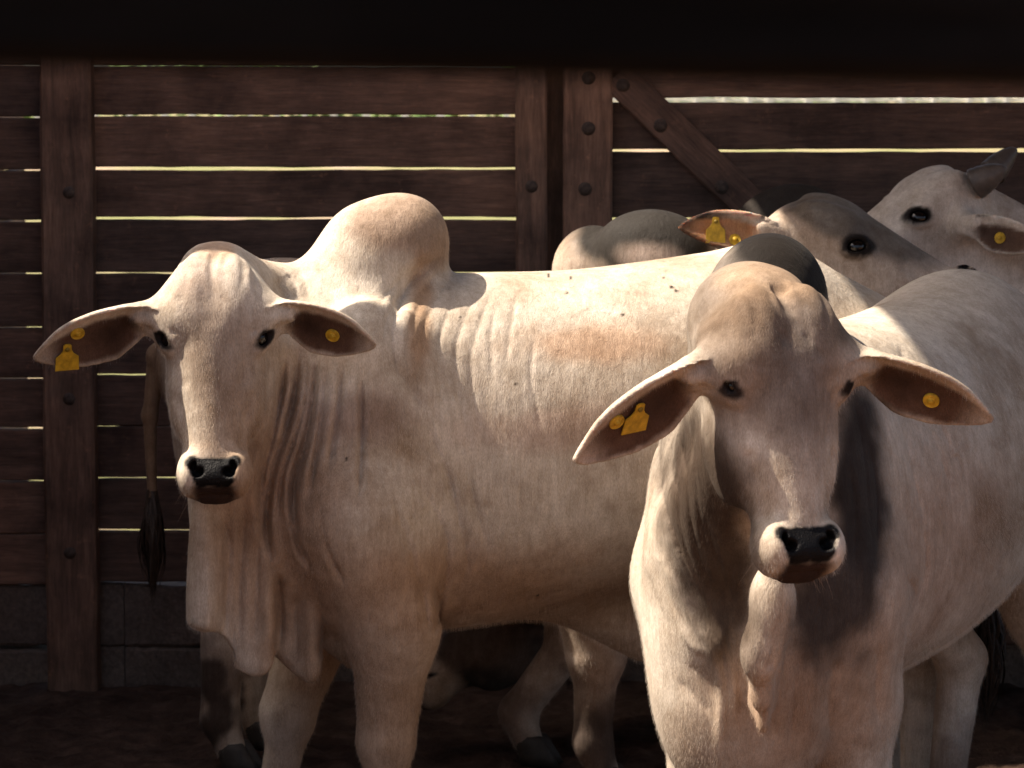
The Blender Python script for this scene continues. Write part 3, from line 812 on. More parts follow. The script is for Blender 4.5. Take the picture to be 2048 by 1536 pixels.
def make_hoof(parent, p, f, l, k):
    bm = bmesh.new()
    for sg in (-1, 1):
        rings = []
        for z, r, fo in ((0.0, .052, .025), (.03, .048, .015), (.065, .042, .0), (.085, .034, -.004)):
            ring = []
            for i in range(14):
                a = 2 * math.pi * i / 14
                x = r * math.cos(a) * (1.35 if math.cos(a) > 0 else .95) + fo; y = r * .52 * math.sin(a) + sg * .026
                ring.append(bm.verts.new(tuple(k * (x * f + y * l) + np.array([0, 0, z * k]))))
            rings.append(ring)
        for a_, b_ in zip(rings, rings[1:]):
            for i in range(14): bm.faces.new((a_[i], a_[(i + 1) % 14], b_[(i + 1) % 14], b_[i]))
        bm.faces.new(rings[0]); bm.faces.new(rings[-1])
    bmesh.ops.recalc_face_normals(bm, faces=bm.faces)
    bm_obj("hoof", bm, HOOF, parent, tuple(p), True)
def make_tuft(parent, p, length, sw):
    """tail switch: many thin tapering locks"""
    bm = bmesh.new(); rnd = random.Random(5)
    for i in range(170):
        a = rnd.uniform(0, 6.283); r0 = rnd.uniform(0, .014); L = length * rnd.uniform(.5, 1.05); mx = sw * rnd.uniform(.15, 1)
        prev = None; rt = rnd.uniform(0, .07); wv = rnd.uniform(-1.6, 1.6); tw = rnd.uniform(-.9, .9); wd = rnd.uniform(.0035, .006)
        for j in range(8):
            t = j / 7; rad = r0 * (1 - t) + mx * math.sin(t ** 1.25 * math.pi)
            aa = a + tw * t
            c = Vector((rad * math.cos(aa) + wv * .006 * math.sin(5 * t + a * 3) * t, rad * math.sin(aa), -L * t + .02 - rt)); ww = wd * (1 - t) + .0006
            tang = Vector((-math.sin(aa), math.cos(aa), 0)) * ww; nr = Vector((math.cos(aa), math.sin(aa), 0)) * ww * .6
            cur = [bm.verts.new(c + tang), bm.verts.new(c + nr), bm.verts.new(c - tang)]
            if prev:
                for q in range(2): bm.faces.new((prev[q], prev[q + 1], cur[q + 1], cur[q]))
            prev = cur
    bm_obj("tail_tuft", bm, TUFT, parent, tuple(p), True)
def frame_mat(x, y, z, p):
    M = Matrix(((x[0], y[0], z[0], p[0]), (x[1], y[1], z[1], p[1]), (x[2], y[2], z[2], p[2]), (0, 0, 0, 1))); return M
def make_eye(parent, c, n, e1, e2, k):
    bm = bmesh.new(); bmesh.ops.create_uvsphere(bm, u_segments=28, v_segments=18, radius=.0232 * k)
    for v in bm.verts: v.co.x *= 1.12
    o = bm_obj("eye", bm, EYE, parent, (0, 0, 0), True); o.matrix_local = frame_mat(e1, e2, n, c)
    return o
def lathe(bm, prof, n=28):
    R = [[bm.verts.new((r * math.cos(2 * math.pi * i / n), r * math.sin(2 * math.pi * i / n), z)) for i in range(n)] for r, z in prof]
    for a, b in zip(R, R[1:]):
        for i in range(n): bm.faces.new((a[i], a[(i + 1) % n], b[(i + 1) % n], b[i]))
    bm.faces.new(R[0]); bm.faces.new(R[-1])
def make_tag(parent, kind, p, n, dn, a):
    """kind 'button' or ('flag', length): yellow livestock ear tag"""
    n = unit(n)
    down = unit(np.array([0.0, 0, -1]) + 0.25 * unit(dn)); down = unit(down - n * (down @ n)); lat = np.cross(down, n)
    bm = bmesh.new()
    if kind == 'button':
        r = .0150
        lathe(bm, [(r, -.003), (r, .0022), (r * .92, .0032), (r * .80, .0022), (r * .70, .0030), (r * .50, .0026), (r * .42, .0042), (r * .26, .0048), (r * .22, .0030), (r * .04, .0028)])
        nm, lb = "ear_tag", "round yellow button tag"
    else:
        w, L = .024, .054
        prof = [(-.0085, -.009), (-.005, -.0125), (.005, -.0125), (.0085, -.009), (.0095, .004), (.014, .012), (w, .020), (w * 1.06, L), (-w * 1.06, L), (-w, .020), (-.014, .012), (-.0095, .004)]
        top = [bm.verts.new((x, y, .0035 + .05 * y * abs(y) * 2)) for x, y in prof]; bot = [bm.verts.new((x, y, .0010 + .05 * y * abs(y) * 2)) for x, y in prof]
        bm.faces.new(top); bm.faces.new(bot[::-1])
        for i in range(len(prof)):
            j = (i + 1) % len(prof); bm.faces.new((top[i], bot[i], bot[j], top[j]))
        nm, lb = "ear_tag", "yellow flag tag with a narrow neck"
    bmesh.ops.recalc_face_normals(bm, faces=bm.faces)
    o = bm_obj(nm, bm, TAGM, parent, (0, 0, 0), False); o.matrix_local = frame_mat(lat, down, n, p + n * (.002 if kind == 'button' else .006))
    o["label"] = lb
    b2 = bmesh.new(); lathe(b2, [(.0052, .002), (.0052, .0052), (.004, .0068), (.0015, .0072)], 16); bmesh.ops.recalc_face_normals(b2, faces=b2.faces)
    bm_obj("rivet", b2, TAGD if kind != 'button' else TAGM, o, (0, 0, 0.0), True)
def make_whiskers(parent, H, o):
    bm = bmesh.new(); rnd = random.Random(9)
    for i in range(46):
        sg = rnd.choice((-1, 1)); b = sg * rnd.uniform(.01, .062); a = rnd.uniform(.50, .556); c = rnd.uniform(-.10, -.05) - .4 * abs(b)
        p = Vector(H(a, b, c) - o); d = Vector(H(a + rnd.uniform(.3, .8), b + sg * rnd.uniform(.2, .9), c - rnd.uniform(.1, .5)) - o) - p
        d.normalize(); L = rnd.uniform(.025, .055); s1 = d.orthogonal().normalized() * .00035; s2 = d.cross(s1).normalized() * .00035
        prev = None
        for q in range(5):
            t = q / 4; x = p + d * L * t + Vector((0, 0, -.014 * t * t)); w = 1 - .8 * t
            cur = [bm.verts.new(x + s1 * w), bm.verts.new(x - s1 * .5 * w + s2 * .87 * w), bm.verts.new(x - s1 * .5 * w - s2 * .87 * w)]
            if prev:
                for e in range(3): bm.faces.new((prev[e], prev[(e + 1) % 3], cur[(e + 1) % 3], cur[e]))
            prev = cur
    bm_obj("whiskers", bm, WHISK, parent, (0, 0, 0), True)
def make_horn(parent, p, d0, d1, L, r):
    bm = bmesh.new(); d0, d1 = unit(d0), unit(d1); n = 20; prev = None; c = np.array([0., 0, 0]); st = 14
    for j in range(st + 1):
        t = j / st; d = unit(d0 * (1 - t) + d1 * t)
        x = unit(np.cross(d, (0.3, 0.2, 1))); y = np.cross(d, x)
        rr = r * (1 - t ** 2.2) ** .6 * (1 - .25 * t) + .002; rr *= 1 + .02 * math.sin(j * 2.1)
        cur = [bm.verts.new(tuple(c + rr * (math.cos(6.2832 * i / n) * x + math.sin(6.2832 * i / n) * y))) for i in range(n)]
        if prev:
            for i in range(n): bm.faces.new((prev[i], prev[(i + 1) % n], cur[(i + 1) % n], cur[i]))
        else: bm.faces.new(cur)
        prev = cur; c = c + d * L / st
    bm.faces.new(prev); bmesh.ops.recalc_face_normals(bm, faces=bm.faces)
    bm_obj("horn", bm, HORN, parent, tuple(p), True)

# ------------------------------------------------------------------ ground
FY = 9.60                                   # front face of the back fence boards
def zpx(py, Y=FY): return float(at(1024, py, Y)[2])
def xpx(px, Y=FY): return float(at(px, 768, Y)[0])

def axis_coords(dense0, dense1, step, far0, far1):
    a = list(np.arange(dense0, dense1 + 1e-6, step)); st = step
    x = dense1
    while x < far1: st *= 1.35; x += st; a.append(x)
    st = step; x = dense0; pre = []
    while x > far0: st *= 1.35; x -= st; pre.append(x)
    return np.array(pre[::-1] + a)
gx = axis_coords(-2.2, 2.6, 0.022, -500, 500); gy = axis_coords(7.6, 9.9, 0.022, -60, 900)
GX, GY = np.meshgrid(gx, gy, indexing='ij')
P = np.stack([GX.ravel(), GY.ravel(), np.zeros(GX.size)], 1)
near = (np.abs(P[:, 0]) < 8) & (np.abs(P[:, 1] - 6) < 9)
hz = np.zeros(len(P))
hz[near] = 0.020 * fbm(P[near], 3.5, 1, 3) + 0.042 * np.abs(fbm(P[near], 11, 4, 4)) - 0.030 * np.clip(fbm(P[near], 7, 8, 2), 0, 1)
P[:, 2] = hz - 0.012
ni, nj = GX.shape; I = np.arange(ni * nj).reshape(ni, nj)
Q = np.stack([I[:-1, :-1], I[1:, :-1], I[1:, 1:], I[:-1, 1:]], -1).reshape(-1, 4)
me = bpy.data.meshes.new("ground"); me.from_pydata(P.tolist(), [], Q.tolist())
k = NT("corral_and_field_soil")
tc = k.add("ShaderNodeTexCoord"); v = tc.outputs["Object"]
sp = k.add("ShaderNodeSeparateXYZ"); k.link(v, sp.inputs[0])
n1 = k.noise(v, 9.0, 6, 0.65); n2 = k.noise(v, 55.0, 5, 0.7); n3 = k.noise(v, 0.35, 4, 0.6); n4 = k.noise(v, 3.0, 5, 0.6)
soil = k.ramp(n1, [(0.3, (0.028, 0.015, 0.010)), (0.55, (0.075, 0.043, 0.031)), (0.75, (0.14, 0.085, 0.064))])
soil = k.mix(k.ramp(n2, [(0.66, (0, 0, 0)), (0.78, (0.6, 0.6, 0.6))]), soil, (0.12, 0.075, 0.05))
dirt = k.ramp(n4, [(0.3, (0.27, 0.18, 0.13)), (0.7, (0.40, 0.29, 0.21))])
grass = k.ramp(n4, [(0.3, (0.11, 0.12, 0.04)), (0.7, (0.25, 0.23, 0.10))])
field = k.mix(k.ramp(k.math('ADD', k.math('MULTIPLY', n3, 0.7), k.math('MULTIPLY', n4, 0.3)), [(0.42, (0, 0, 0)), (0.52, (1, 1, 1))]), dirt, grass)
far = k.math('GREATER_THAN', sp.outputs[1], FY + 0.35)
front = k.math('LESS_THAN', k.math('ADD', sp.outputs[1], k.math('MULTIPLY', n1, 0.5)), 5.0)
soil = k.mix(front, soil, k.mix(1.0, dirt, (0.78, 0.56, 0.38), 'MULTIPLY'))  # unseen front soil made paler and warmer to bounce light onto the herd
k.link(k.mix(far, soil, field), k.p.inputs["Base Color"])
k.p.inputs["Roughness"].default_value = 0.9; k.p.inputs["Specular IOR Level"].default_value = 0.15
hh = k.math('ADD', k.math('MULTIPLY', n1, 0.8), k.math('MULTIPLY', n2, 0.5))
k.link(k.bump(hh, 1.0, 0.035), k.p.inputs["Normal"])
g = link("ground", me, k.mat, None, True); tag(g, "trampled dark corral soil with a sunlit field beyond the fence", "ground", kind="structure")

# ------------------------------------------------------------------ back fence, gate, block wall
WOODX = wood_material("dark_plank_wood", (0.135, 0.076, 0.055), (0.10, 1, 1))
WOODZ = wood_material("dark_post_wood", (0.165, 0.094, 0.066), (1, 1, 0.10))
IRON = simple_mat("rusty_iron", (0.075, 0.052, 0.042), 0.75, 0.2, 0.0, 0.001, 120, 0.4)
def conc_mat():
    k = NT("stained_concrete_block"); v = k.coord((1, 1, 1))
    a = k.noise(v, 6, 6, .65); b = k.noise(v, 60, 5, .7)
    c = k.ramp(a, [(.3, (.085, .058, .046)), (.7, (.19, .135, .108))])
    c = k.mix(1.0, c, k.ramp(b, [(.3, (.6, .6, .6)), (.7, (1.3, 1.3, 1.3))]), 'MULTIPLY')
    k.link(c, k.p.inputs["Base Color"]); k.p.inputs["Roughness"].default_value = .95
    k.link(k.bump(k.math('ADD', a, b), .9, .008), k.p.inputs["Normal"]); return k.mat
CONC = conc_mat()

fence = empty("plank_fence", (-0.6, FY, 0), "dark plank fence of wide boards with a thick bolted square post, behind the left bull", "fence")
gapsR = [30, 131, 231, 337, 437, 546, 651, 750, 853, 957, 1060, 1165]
gapsL = [28, 130, 233, 340, 441, 548, 655, 757, 857, 962, 1068, 1172]
def planks(parent, xa, xb, gaps, hw):
    for i, (a, b) in enumerate(zip(gaps, gaps[1:])):
        h0, h1 = hw[i % len(hw)] * .68, hw[(i + 1) % len(hw)] * .68
        board("plank", xa, xb, FY, FY + 0.035, zpx(b - h1), zpx(a + h0), WOODX, parent)
planks(fence, xpx(182), xpx(1040), gapsR, (3.6, 3.0, 2.6, 4.6, 4.0, 3.0, 2.0, 2.2, 2.2, 2.6, 3.0, 3.0))
planks(fence, -3.4, xpx(110), gapsL, (2, 2, 2, 2.5, 2.5, 2.6, 2.2, 2.2, 2.2, 2.6, 3, 3))
def post(parent, x0, x1, y0, y1, z1, bolts=()):
    p = board("post", x0, x1, y0, y1, -0.12, z1, WOODZ, parent, 0.008, 0.003, 0.09, 'z')
    for (px, py) in bolts:
        c = at(px, py, y0)
        b = bm_obj("bolt", bolt_bm(.0125, .006), IRON, p, tuple(c - np.array(p.location) - np.array(parent.location)), True)
    return p
post(fence, xpx(85, FY - .1), xpx(187, FY - .1), FY - 0.10, FY - 0.002, 2.16, [(138, 385), (138, 798), (140, 1106)])
post(fence, xpx(1030, FY - .08), xpx(1095, FY - .08), FY - 0.08, FY - 0.002, 2.16, [(1063, 373), (1063, 800)])
post(fence, -2.9, -2.75, FY - 0.10, FY - 0.002, 2.16)

gate = empty("wooden_gate", (xpx(1640), FY, 0), "dark plank gate with a bolted diagonal brace, behind the far bulls at right", "gate")
board("stile", xpx(1125), xpx(1222), FY - 0.045, FY - 0.002, 0.08, 2.14, WOODZ, gate, 0.006, 0.002, 0.09, 'z')
st_ = gate.children[-1]
for (px, py) in ((1177, 155), (1177, 257), (1170, 378), (1172, 560), (1172, 760)):
    c = at(px, py, FY - 0.045); bm_obj("bolt", bolt_bm(.014, .006), IRON, st_, tuple(c - np.array(st_.location) - np.array(gate.location)), True)
gg = [(30, 92), (97, 195), (205, 298), (303, 434), (441, 545), (551, 650), (656, 752), (758, 856), (862, 960), (966, 1062), (1068, 1166), (1172, 1290)]
for a, b in gg:
    board("plank", xpx(1128), 3.6, FY, FY + 0.035, zpx(b + 0.3), zpx(a - 0.3), WOODX, gate, 0.004, 0.0022)
# diagonal brace from the top of the stile down to the right
c0, c1 = at(1232, 150, FY - 0.022), at(1900, 800, FY - 0.022)
Lb = float(np.linalg.norm(c1 - c0)); ang = math.atan2(c1[2] - c0[2], c1[0] - c0[0])
br = board("brace", -Lb / 2, Lb / 2, -0.020, 0.018, -0.052, 0.052, WOODX, None, 0.004, 0.002)
br.parent = gate; br.location = tuple((c0 + c1) / 2 - np.array(gate.location)); br.rotation_euler = (0, -ang, 0)
for (px, py) in ((1246, 170), (1321, 251), (1443, 374), (1640, 560)):
    c = at(px, py, FY - 0.042) - (c0 + c1) / 2
    bb = bm_obj("bolt", bolt_bm(.014, .006), IRON, br, (c[0] * math.cos(ang) + c[2] * math.sin(ang), c[1], -c[0] * math.sin(ang) + c[2] * math.cos(ang)), True)
gp = empty("gate_post", (xpx(1110), FY + 0.06, 0), "narrow dark gate post set back between the fence and the gate", "post")
board("post", xpx(1085), xpx(1140), FY + 0.04, FY + 0.14, -0.12, 2.14, WOODZ, gp, 0.006, 0.002, 0.09, 'z')

def blocks(name, x0, x1, label, cols):
    wl = empty(name, ((x0 + x1) / 2, FY + 0.06, 0), label, "wall")
    zt = zpx(1169); zm = zpx(1297)
    for (za, zb) in ((-0.1, zm - 0.001), (zm + 0.001, zt)):
        xs = [x0] + cols + [x1]
        for a, b in zip(xs, xs[1:]):
            board("block", a + .0015, b - .0015, FY + 0.012, FY + 0.15, za, zb, CONC, wl, 0.009, 0.007, 0.03)
    return wl
blocks("block_wall", xpx(172), xpx(1100), "low dark concrete block wall under the fence planks, right of the square post", [xpx(242), xpx(700)])
blocks("block_wall", -3.4, xpx(86), "low dark concrete block wall under the fence planks, left of the square post", [xpx(-500)])
blocks("block_wall", xpx(1140), 3.6, "low concrete block footing under the plank gate behind the legs of the cattle", [1.2, 2.4])

# side fence of the corral (left, outside the frame): it shades the soil and the cattle's legs
side = empty("side_fence", (-1.95, 5.2, 0), "tall plank fence closing the left side of the corral", "fence")
zc = 0.12
while zc < SIDE_H:
    b = board("plank", 4.0, 8.46, -0.018, 0.018, zc, zc + 0.15, WOODX, None, 0.004, 0.004, 0.12)
    b.rotation_euler = (0, 0, math.radians(90)); b.parent = side; b.location = (0, 1.03, zc + 0.075)
    zc += 0.162
blocker = empty("shade_wall", (-1.95, 10.6, 0), "unseen tall board wall added to shade the soil at the far left end of the corral", "wall")  # added out of view to keep the sun off the far soil
zc = 0.12
while zc < 5.3:
    b = board("plank", 8.3 if zc < 3.9 else 8.62, 12.9, -0.018, 0.018, zc, zc + 0.195, WOODX, None, 0.004, 0.002, 0.3)
    b.rotation_euler = (0, 0, math.radians(90)); b.parent = blocker; b.location = (-.06, 0 if zc < 3.9 else .16, zc + 0.0975)
    zc += 0.198
for y in (8.7, 12.6): board("post", -2.16, -2.04, y - .07, y + .07, -.12, 5.4, WOODZ, blocker, 0.008, 0.003, 0.2, 'z')
for y in (4.1, 6.3, 8.3):
    board("post", -2.10, -1.97, y - .07, y + .07, -.12, SIDE_H + .06, WOODZ, side, 0.008, 0.003, 0.09, 'z')

# shed roof over the right half of the corral (above the frame)
ROOFM = simple_mat("rusty_roof_sheet", (0.16, 0.11, 0.09), 0.6, 0.3, 0, 0.002, 8, 0.3)
shed = empty("shed_roof", (2.6, 5.6, 0), "corrugated shed roof on posts over the right half of the corral", "roof")
bm = bmesh.new(); rows = []
nx = 260
for j, y in enumerate((4.6, 11.5)):
    rows.append([bm.verts.new((ROOF_X + 7.0 * i / nx, y, ROOF_Z + 0.02 * math.sin(i * 1.3) + 0.05 * 7.0 * i / nx)) for i in range(nx + 1)])
for i in range(nx): bm.faces.new((rows[0][i], rows[0][i + 1], rows[1][i + 1], rows[1][i]))
for v in bm.verts: v.co -= Vector((2.6, 5.6, 0))
rf = bm_obj("roof_sheet", bm, ROOFM, shed, (0, 0, 0))
sm_ = rf.modifiers.new("thickness", 'SOLIDIFY'); sm_.thickness = 0.006
board("post", -1.35, -1.19, 6.67, 6.83, -.12, ROOF_Z + .4, WOODZ, shed, 0.008, 0.003, 0.2, 'z')  # extra post out of view, added only to shade the left bull's shoulder
for y in (4.8, 11.0):
    for x in (2.9, 5.2): board("post", x - .09, x + .09, y - .09, y + .09, -.12, ROOF_Z + 0.05 * (x - ROOF_X) - .03, WOODZ, shed, 0.008, 0.003, 0.2, 'z')
    bb_ = board("beam", ROOF_X + .05, 5.6, y - .06, y + .06, ROOF_Z - .02, ROOF_Z + .10, WOODX, shed); bb_.rotation_euler = (0, -math.atan(.05), 0); bb_.location.z += 0.02

# near fence rail right in front of the camera
rail = empty("near_fence", (0, 1.0, 0), "thick black rail of the near fence, out of focus across the top of the view", "fence")
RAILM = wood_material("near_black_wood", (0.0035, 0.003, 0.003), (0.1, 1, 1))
zl, zr = at(0, 131, 1.0)[2], at(2048, 180, 1.0)[2]
RAILM.node_tree.nodes['Principled BSDF'].inputs['Specular IOR Level'].default_value = 0.05
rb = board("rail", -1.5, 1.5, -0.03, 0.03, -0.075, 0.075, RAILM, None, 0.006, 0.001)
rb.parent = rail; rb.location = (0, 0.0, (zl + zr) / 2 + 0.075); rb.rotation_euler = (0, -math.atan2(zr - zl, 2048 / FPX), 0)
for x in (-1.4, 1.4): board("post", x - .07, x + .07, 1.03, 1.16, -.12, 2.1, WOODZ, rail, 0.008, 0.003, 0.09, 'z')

# ------------------------------------------------------------------ far field: pale fence and hedge
PALE = simple_mat("pale_fence_paint", (0.62, 0.60, 0.56), 0.7, 0.2, 0, 0.004, 4, 0.2)
ff = empty("field_fence", (12, 110, 0), "distant pale post fence across the sunlit field, seen through the top gap of the gate", "fence")
rnd = random.Random(3); x = -22.0
while x < 40:
    w = rnd.uniform(.10, .28); hgt = rnd.uniform(1.65, 1.95)
    board("paling", x, x + w, 109.9, 110.0, -0.1, hgt, PALE, ff, 0.01, 0.004, 0.8, 'z'); x += w + rnd.uniform(.45, 1.1)
for z in (0.5, 1.25): board("crossbar", -22, 40, 110.01, 110.08, z, z + .14, PALE, ff, 0.01, 0.004, 4)
LEAF = simple_mat("hedge_leaf", (0.10, 0.15, 0.04), 0.7, 0.3, 0, 0, 3, 0.5)
bm = bmesh.new()
for i in range(9000):
    cx = rnd.uniform(-30, 55); hgt = 2.6 + 1.2 * math.sin(cx * .35) + rnd.uniform(-.4, .4)
    c = Vector((cx, 140 + rnd.gauss(0, 2), rnd.uniform(0, 1) ** .8 * hgt)); r = rnd.uniform(.12, .3)
    a = Vector((rnd.gauss(0, 1), rnd.gauss(0, 1), rnd.gauss(0, 1))).normalized(); b = a.orthogonal().normalized()
    bm.faces.new([bm.verts.new(c + a * r), bm.verts.new(c + b * r * .6), bm.verts.new(c - a * r), bm.verts.new(c - b * r * .6)])
hd = bm_obj("hedge", bm, LEAF, None); tag(hd, "far green hedge beyond the pale fence", "hedge", kind="stuff")


# ------------------------------------------------------------------ the animals
HV = 1.5 if os.environ.get("DRAFT") else 1.0
COAT = (0.585, 0.525, 0.45)
GREY = (0.16, 0.145, 0.135)
def grooves(S, Y, lines, width, depth, ycut=None, taper=True):
    for L in lines: S.disp(Groove(polyline(L, Y), width, depth, ycut, taper))
def build_left():
    A = Zebu(-0.28, 7.0, 200); S = A.S; S.fur = 190000
    A.torso(st=[(0.44, 1.12, 0.82, 0.07), (0.32, 1.27, 0.70, 0.17), (0.14, 1.40, 0.62, 0.235), (-0.05, 1.42, 0.615, 0.265), (-0.22, 1.42, 0.625, 0.305),
        (-0.5, 1.425, 0.665, 0.34), (-0.78, 1.455, 0.68, 0.335), (-0.93, 1.48, 0.73, 0.30), (-1.10, 1.405, 0.84, 0.26), (-1.30, 1.30, 0.96, 0.19), (-1.46, 1.18, 1.02, 0.07)])
    A.legs(fl=(0.0, 0.0), fr=(0.12, 0.18), fx=0.03, thick=.92); A.tail(); A.sheath(-0.62, 0.64, 0.08)
    A.hump(0.015, 1.435, (0.145, 0.112, 0.155), -.45, .045)
    A.hump(-0.045, 1.505, (0.092, 0.100, 0.092), -.2, .05)
    A.head(at(427, 484, 6.60), (0.015, -.30, -.95), (0.02, -.95, .30), .957, vs=.945)
    A.neck(up=((0.14, 1.32, 0.12), (0.30, 1.345, .105)), lo=((0.25, 1.00, 0.18),), rh=(.10, .085))
    A.ear(-1, (.140, -.105, -.055), (-.93, -.15, -.285), (-.30, .42, -.82), (0, -1, -.3), .285, 1.25, .056, tags=[('button', .62, -.05), (('flag',), .73, .03)])
    A.ear(1, (.140, .105, -.055), (.93, -.15, -.235), (.28, .42, -.82), (0, -1, -.3), .240, 1.42, .056, tags=[('button', .58, .05)])
    p0, p1, p2, p3 = at(418, 1000, 6.72), at(470, 1000, 6.72), at(560, 1000, 6.80), at(690, 1000, 6.88)
    S.u(Sheet([(p0[0], p0[1], 1.05, .64), (p1[0], p1[1], 1.1, .60), (p2[0], p2[1], 1.1, .57), (p3[0], p3[1], 1.0, .55)], .03, .035, .13), .04)
    # skin folds: ribs, shoulder edge, flank, elbow, neck pleats, dewlap
    grooves(S, 6.72, [[(906,528),(855,575),(826,644),(811,712),(832,781)],[(934,539),(877,598),(843,678),(843,747),(872,826),(900,906)],[(951,547),(900,621),(875,701),(877,769),(900,849)],[(980,553),(934,633),(909,712),(912,781),(929,849),(946,940)],[(1003,564),(959,655),(940,735),(948,815),(969,906)],[(991,621),(980,701),(986,781)],[(1037,587),(1020,678),(1012,747)],[(1071,678),(1062,758),(1074,826),(1088,883)]], .0050, .0024, 6.98)
    grooves(S, 6.72, [[(891,521),(834,553),(798,610),(783,667),(790,724),(820,781),(866,838)]], .012, .012, 6.98)
    grooves(S, 6.72, [[(826,940),(866,1020),(894,1100),(889,1180),(872,1248)],[(889,929),(917,1043),(934,1134),(923,1191)],[(934,952),(957,1043),(980,1123)],[(843,838),(889,940),(912,1020)],[(786,998),(820,1089),(837,1157)]], .0065, .0065, 6.95)
    grooves(S, 6.70, [[(837,1166),(849,1214),(858,1274)],[(867,1180),(876,1237),(867,1285)]], .008, .010, 6.95)
    grooves(S, 6.78, [[(575,707),(564,792),(549,872),(529,952),(521,1043)],[(601,703),(592,781),(573,861),(549,940),(535,1043),(549,1134)],[(636,710),(629,792),(613,883),(592,963),(588,1043)]], .0075, .042, 7.1)
    grooves(S, 6.78, [[(617,707),(613,792),(592,872),(567,952),(558,1043)],[(655,718),(649,804),(636,906),(626,986)],[(689,724),(678,826),(663,929)],[(727,735),(727,826),(725,940),(718,1043)],[(592,963),(598,1066),(626,1134)],[(644,986),(661,1077),(695,1157)]], .006, .018, 7.1)
    grooves(S, 6.78, [[(446,1015),(464,1089),(458,1180),(453,1271)],[(495,1003),(490,1089),(484,1180),(484,1277)],[(524,1043),(518,1134),(515,1288)],[(556,1134),(560,1226),(558,1300)],[(592,1180),(590,1248),(592,1331)],[(638,1203),(644,1271),(638,1328)]], .010, .018, 7.1)
    grooves(S, 6.80, [[(889,518),(843,537),(786,575),(752,621)],[(872,536),(820,570),(777,633),(763,690)]], .010, .0045, 7.05)
    grooves(S, 6.85, [[(549,555),(566,575),(581,610)],[(569,546),(590,569),(601,607)],[(589,537),(610,564),(622,604)]], .009, .006, 7.2)
    for L in ([(449,508),(453,548),(449,584),(434,630)], [(405,560),(418,600),(432,628)], [(470,560),(474,590),(468,620)], [(385,540),(390,580),(400,620)]):
        S.disp(Groove3([at(x, y, 6.60 - .0003 * (y - 500)) for x, y in L], .010, .006))
    for L in ([(438,545),(430,590)], [(462,540),(462,590)]):
        S.disp(Groove3([at(x, y, 6.60 - .0003 * (y - 500)) for x, y in L], .010, -.0035))
    # coat
    P = S.paint
    P(blob(800, 440, 7.0, 100, 60), (.38, .29, .225)); P(blob(868, 470, 7.0, 40, 70), (.33, .25, .19))
    P(blob(428, 498, 6.6, 45, 22, ymax=6.9), (.44, .32, .23)); P(blob(400, 560, 6.6, 60, 50, .6, .5, 30, ymax=6.8), (.50, .42, .36))
    P(blob(450, 690, 6.55, 75, 120, .6, .4, ymax=6.75), (.42, .355, .30)); P(blob(835, 650, 6.7, 26, 110, .5, .4), (.40, .28, .19)); P(blob(700, 840, 6.7, 120, 50, .6, .6, 10), (.38, .30, .25))
    P(blob(1180, 690, 6.8, 150, 30, .7, .8, 9), (.52, .38, .28)); P(blob(1120, 860, 6.8, 160, 40, .6, .8, 9), (.50, .40, .33))
    P(blob(560, 1080, 6.8, 140, 280, .6, .3, 8), (.43, .31, .225)); P(blob(900, 1190, 6.8, 330, 110, .6, .4, 8), (.42, .295, .205)); P(blob(720, 1450, 6.8, 170, 260, .6, .4, 8), (.44, .325, .24))  # dusty lower body and legs, painted browner to deepen the shade there
    for (x, y) in ((1100, 566), (1146, 571), (1138, 598), (1342, 572), (1356, 590), (1365, 597), (918, 640), (1032, 770), (1075, 1205), (700, 905), (1250, 640)):
        P(blob(x, y, 6.8, 2.6, 3.4, .3, .6, 60), (.03, .02, .015), late=1)
    return A.finish("zebu_bull", "cream humped zebu bull facing the camera at left, its pale tall hump behind its head", "zebu cattle in the corral", COAT, .0050 * HV)
